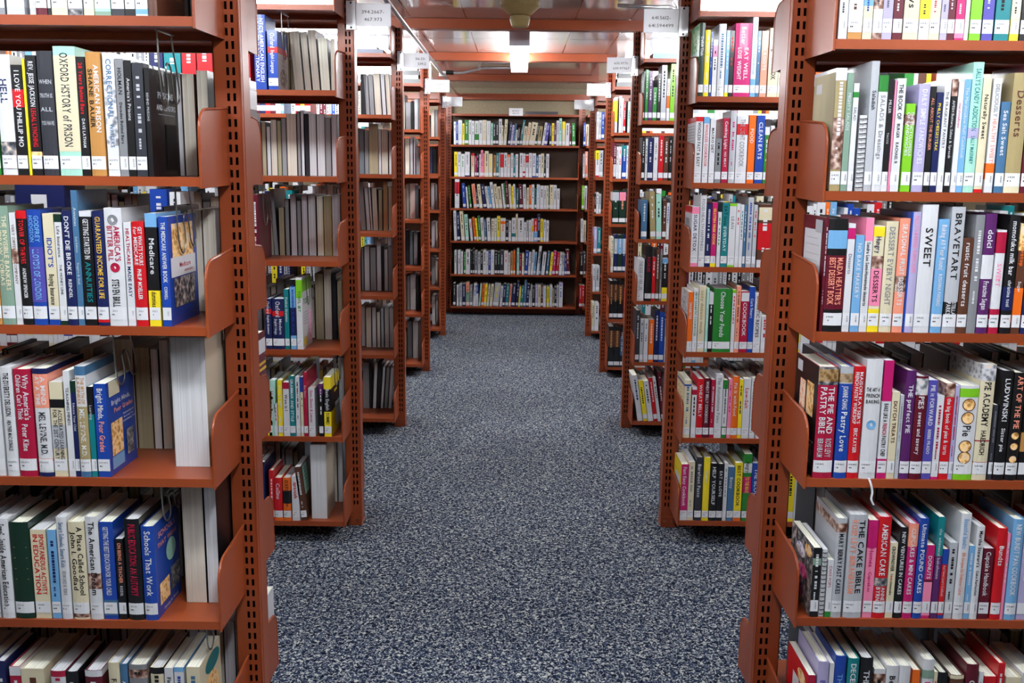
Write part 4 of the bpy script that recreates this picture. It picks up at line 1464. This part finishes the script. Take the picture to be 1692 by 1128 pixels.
# ------------------------------------------------------------------ class-number signs
def sign(x0, x1, y, z0, z1, lines, side, lab, ctr=.5, shiny=False):
    """card held out into the aisle; side -1: clip on its left end, +1: on its right end"""
    root = empty('range_sign', ((x0 + x1) / 2, y, z0), lab, 'sign', 'shelf range signs')
    cx = (x0 + x1) / 2; w = x1 - x0; h = z1 - z0; m = MB()
    m.box(-w / 2, w / 2, -.001, .001, 0, h, GLARE if shiny else CARD)
    for i, l in enumerate(lines):
        z = h * (.56 if i == 0 else .24) if len(lines) > 1 else h * .4
        lw = min(w * .72, len(l) * .0105); u0 = -w / 2 + (w - lw) * ctr
        put_text(m, runs(l, 'K')[0], lambda a, c: (u0 + a, -.0016, z + c), lw, .0125, False)
    m.obj('card', root)
    r = MB()
    for a in (0, h - .003): r.box(-w / 2, w / 2, -.002, .0, a, a + .003, PLAS)
    r.box(w / 2 - .002, w / 2, -.002, 0, 0, h, PLAS); r.box(-w / 2, -w / 2 + .002, -.002, 0, 0, h, PLAS)
    r.obj('sleeve_rim', root)
    if side:
        c = MB(); a, b = (-w / 2 - .036, -w / 2 + .002) if side < 0 else (w / 2 - .002, w / 2 + .036)
        c.box(a, b, -.002, .006, -.012, h + .008, PLAS)
        for zz in (-.004, h + .001): c.tube([((a + b) / 2, -.002, zz), ((a + b) / 2, -.006, zz)], .004, RUBBER, 8)
        c.obj('mounting_clip', root)
    return root
def ysign(cs): return POST[cs] - .012
sign(-.640, -.502, ysign('L2'), 2.036, 2.123, ['394.2667-', '467.973'], -1, 'range sign card reading 394.2667-467.973 on the second left upright')
sign(.479, .617, ysign('R2'), 2.027, 2.118, ['641.5612-', '641.594499'], 1, 'range sign card reading 641.5612-641.594499 on the second right upright')
sign(-.640, -.500, ysign('L3'), 2.036, 2.120, ['516.23-', '539.2'], -1, 'range sign card reading 516.23-539.2 on the third left upright', .85)
sign(.480, .617, ysign('R3'), 2.027, 2.112, ['635.9771-', '639.97967'], 1, 'range sign card reading 635.9771-639.97967 on the third right upright', .8)
sign(-.640, -.500, ysign('L4'), 2.03, 2.115, ['576.809-', '591.5'], -1, 'range sign card reading 576.809-591.5 on the fourth left upright')
sign(.480, .617, ysign('R4'), 2.02, 2.105, ['629.2275-', '629.450092'], 1, 'range sign card reading 629.2275-629.450092 on the fourth right upright')
sign(-.640, -.500, ysign('L5'), 2.03, 2.11, [], -1, 'shiny range sign card on the fifth left upright, its writing lost in glare', shiny=True)
sign(.480, .617, ysign('R5'), 2.02, 2.10, [], 1, 'shiny range sign card on the fifth right upright, its writing lost in glare', shiny=True)
sign(-.105, .035, POST['E'] - SD - .006, 2.02, 2.095, ['811.5009-', '814.773'], 0, 'small white range sign standing on top of the end bookcase')

# ------------------------------------------------------------------ lamps
def lamp(x0, x1, y0, y1, lab, grp):
    cx, cy = (x0 + x1) / 2, (y0 + y1) / 2
    root = empty('ceiling_lamp', (cx, cy, 2.31), lab, 'ceiling light', grp)
    a, b = (x1 - x0) / 2, (y1 - y0) / 2
    m = MB(); m.box(-a, a, -b, b, -.014, -.001, HOUS)
    if b > a:
        m.box(-a, a, -b, -b + .004, -.088, -.014, HOUS); m.box(-a, a, b - .004, b, -.088, -.014, HOUS)
    else:
        m.box(-a, -a + .004, -b, b, -.088, -.014, HOUS); m.box(a - .004, a, -b, b, -.088, -.014, HOUS)
    m.obj('housing', root)
    u, v = (.001, .0045) if b > a else (.0045, .001)
    l = MB(); l.box(-a + u, a - u, -b + v, b - v, -.087, -.0145, LENS); l.obj('diffuser', root)
lamp(-.066, .056, 6.02, 7.62, 'lit fluorescent ceiling lamp running along the middle of the aisle', 'aisle ceiling lamp')
lamp(-.066, .056, .2, 1.8, 'added unseen lamp above the aisle beside the camera, brightening near uprights and floor', 'lamps over the cross aisles')  # extra lamp out of view, added to brighten near uprights and floor
for i, y in enumerate((1.35, 3.1, 4.72, 6.32, 7.92, 9.32)):
    for s in (-1, 1):
        x0, x1 = sorted((s * .82, s * 2.05))
        lamp(x0, x1, y - .06, y + .06, 'lit fluorescent ceiling lamp over the %s cross aisle on the %s side' % (('first', 'second', 'third', 'fourth', 'fifth', 'sixth')[i], 'left' if s < 0 else 'right'), 'lamps over the cross aisles')

# ------------------------------------------------------------------ overhead channels, conduit, detector
for i, y in enumerate((3.94, 5.555, 7.14, 8.745)):
    m = MB(); m.box(XL, XR, y, y + .07, 2.252, 2.308, STEEL); m.box(XL, XR, y - .012, y, 2.252, 2.256, STEEL)
    o = m.obj('tie_channel', None); tag(o, 'orange-brown steel channel across the aisle overhead between the %s pair of uprights' % ('second', 'third', 'fourth', 'fifth')[i], 'channel', 'channels tying the bookcases overhead')
m = MB(); m.box(-2.0, 2.0, 10.16, 10.24, 2.19, 2.25, STEEL); tag(m.obj('tie_channel'), 'orange-brown steel channel high on the end wall above the end bookcase', 'channel', 'channels tying the bookcases overhead')
root = empty('conduit', (0, 0, 2.25), 'silver metal conduit running under the ceiling along the left of the aisle', 'conduit')
def P(o): o.parent = root; o.matrix_parent_inverse = Matrix.Translation((0, 0, -2.25)); return o
m = MB(); m.tube([(-.598, 3.4, 2.236), (-.618, 8.0, 2.236)], .0125, CHROME, 12); m.tube([(-.618, 8.06, 2.236), (-.634, 10.15, 2.236)], .009, CHROME, 12); P(m.obj('pipe', None, True))
m = MB(); m.tube(smooth_path([(-.60, 8.0, 2.25), (-.48, 8.0, 2.248), (-.40, 8.0, 2.262), (-.30, 8.0, 2.285), (-.2, 8.0, 2.289), (-.06, 8.0, 2.289)]), .011, CHROME, 10); P(m.obj('branch_pipe', None, True))
m = MB(); m.box(-.645, -.59, 7.97, 8.06, 2.220, 2.256, CHROME); m.tube([(-.59, 8.0, 2.25), (-.53, 8.0, 2.249)], .017, RUBBER, 10); P(m.obj('junction_fitting'))
m = MB(); m.box(-.335, -.315, 7.985, 8.015, 2.268, 2.309, WIRE); P(m.obj('pipe_strap'))
m = MB(); m.tube(smooth_path([(.48, 5.0, 2.298), (.56, 4.95, 2.285), (.66, 4.95, 2.283), (.74, 5.0, 2.29), (.8, 5.2, 2.3)]), .01, CHROME, 10)
tag(m.obj('bent_pipe', None, True), 'short bent silver pipe against the ceiling above the third right bookcase', 'pipe')
root = empty('ceiling_detector', (-.003, 4.72, 2.31), 'yellowed round detector hanging from the ceiling over the middle of the aisle', 'detector')
def lathe(prof, mat, name, n=28):
    m = MB(); vs = [(r * math.cos(2 * math.pi * k / n), r * math.sin(2 * math.pi * k / n), z) for r, z in prof for k in range(n)]
    fs = [(i * n + k, i * n + (k + 1) % n, (i + 1) * n + (k + 1) % n, (i + 1) * n + k) for i in range(len(prof) - 1) for k in range(n)]
    fs.append(tuple((len(prof) - 1) * n + k for k in range(n))); m.add(vs, fs, mat); return m.obj(name, root)
lathe([(.085, 0), (.094, -.05), (.094, -.066), (.086, -.074), (.05, -.106), (.035, -.11)], BEIGE, 'base')
lathe([(.03, -.106), (.047, -.112), (.048, -.126), (.04, -.154), (.032, -.161)], BEIGE, 'sensor_head')

# ------------------------------------------------------------------ loose books lying on the top shelves
def flat(cs, x, items, lab):
    z = TOPZ[cs] + TH + .0005
    for j, (w, d, h, col) in enumerate(items):
        root = empty('book', (x, POST[cs] - .1, z), f'{WORD[col]} book {lab[j]}', 'book', 'books lying flat on the top shelves')
        c, p = MB(), MB(); c.box(-w / 2, w / 2, -d / 2, d / 2, 0, .002, M('c:' + col)); c.box(-w / 2, w / 2, -d / 2, d / 2, h - .002, h, M('c:' + col)); c.box(-w / 2, w / 2, -d / 2 - .0, -d / 2 + .002, .002, h - .002, M('c:' + col))
        p.box(-w / 2 + .004, w / 2 - .004, -d / 2 + .003, d / 2 - .004, .0022, h - .0022, M('e:G')); c.obj('cover', root); p.obj('page_block', root)
        z += h + .0005
flat('L3', -.86, [(.26, .17, .022, 'N'), (.19, .15, .016, 'W')], ['lying flat at the bottom on top of the third left bookcase', 'lying on a navy one on top of the third left bookcase'])
flat('R3', .86, [(.3, .18, .03, 'lb')], ['lying flat on top of the third right bookcase'])
flat('L4', -.79, [(.2, .16, .03, 'K'), (.17, .16, .025, 'W'), (.19, .16, .03, 'K'), (.16, .16, .022, 'W')], ['lowest of the stack lying on top of the fourth left bookcase', 'second of the stack lying on top of the fourth left bookcase', 'third of the stack lying on top of the fourth left bookcase', 'topmost of the stack lying on top of the fourth left bookcase'])
flat('R4', .77, [(.19, .16, .03, 'K'), (.18, .16, .028, 'W'), (.17, .16, .03, 'K'), (.17, .16, .02, 'G')], ['lowest of the stack lying on top of the fourth right bookcase', 'second of the stack lying on top of the fourth right bookcase', 'third of the stack lying on top of the fourth right bookcase', 'topmost of the stack lying on top of the fourth right bookcase'])
flat('E', .22, [(.33, .17, .03, 'dk')], ['lying flat on top of the end bookcase beside the small sign'])

# books on the far side of the nearest uprights whose covers face the aisle
def backbook(cs, row, h, d, w, col, fore, lab, face=None, lean=0):
    s = -1 if cs[0] == 'L' else 1; e = XL if s < 0 else XR
    x = e + s * (.0385 + w / 2); y = POST[cs] + PD + SD - .004
    root = empty('book', (0, 0, 0), lab, 'book', 'books behind the nearest uprights')
    root.matrix_world = Matrix.Translation((x, y, ZS[cs][row] + TH + .001)) @ Matrix.Rotation(math.pi, 4, 'Z')
    c, p = MB(), MB(); cover_shell(c, w, h, d, 0, .0015, M('c:' + col), 2); pages(p, w, h, d, .0015, .002, M('e:cr'))
    f = lambda k: (lambda u, v: (-s * -1 * (w / 2 + .0006 + .0003 * k) * (1 if True else 0), u * d, v * h))
    sx = s  # after the half turn the aisle side is the local +x side for the left bookcases
    for k, e_ in enumerate(face or []):
        xx = (1 if s < 0 else -1) * -(w / 2 + .0006 + .0003 * k)
        u0, v0, u1, v1 = e_[1:]
        c.add([(xx, u0 * d, v0 * h), (xx, u1 * d, v0 * h), (xx, u1 * d, v1 * h), (xx, u0 * d, v1 * h)], [(0, 1, 2, 3)], M(e_[0]))
    c.obj('cover', root); p.obj('page_block', root)
backbook('L1', 3, .262, .165, .02, 'mr', 0, 'maroon book behind the nearest left upright, cover towards the aisle', [('c:W', 0, .78, .8, .93), ('i:go', 0, .66, .55, .69), ('i:go', 0, .6, .6, .63)])
backbook('L1', 5, .22, .15, .02, 'W', 0, 'white book low behind the nearest left upright, cover towards the aisle', [('c:G', .0, .2, .6, .3), ('i:mr', 0, .5, .7, .52)])
backbook('L1', 1, .24, .13, .016, 'dk', 0, 'charcoal book high behind the nearest left upright', [('c:W', 0, .7, .8, .9)] + [('c:G', 0, .1 + .08 * q, .8, .13 + .08 * q) for q in range(6)])

# ------------------------------------------------------------------ room
def struct(name, box, mat):
    m = MB(); m.box(*box, mat); o = m.obj(name); o['kind'] = 'structure'; return o
struct('floor', (-4, 4, -3, 10.5, -.1, 0), CARPET)
struct('ceiling', (-4, 4, -3, 10.5, 2.31, 2.41), CEIL)
struct('wall_back', (-4, 4, 10.245, 10.5, 0, 2.31), WALL)
struct('wall_left', (-4.1, -4, -3, 10.5, 0, 2.31), WALL)
struct('wall_right', (4, 4.1, -3, 10.5, 0, 2.31), WALL)
struct('wall_front', (-4, 4, -3.1, -3, 0, 2.31), WALL)
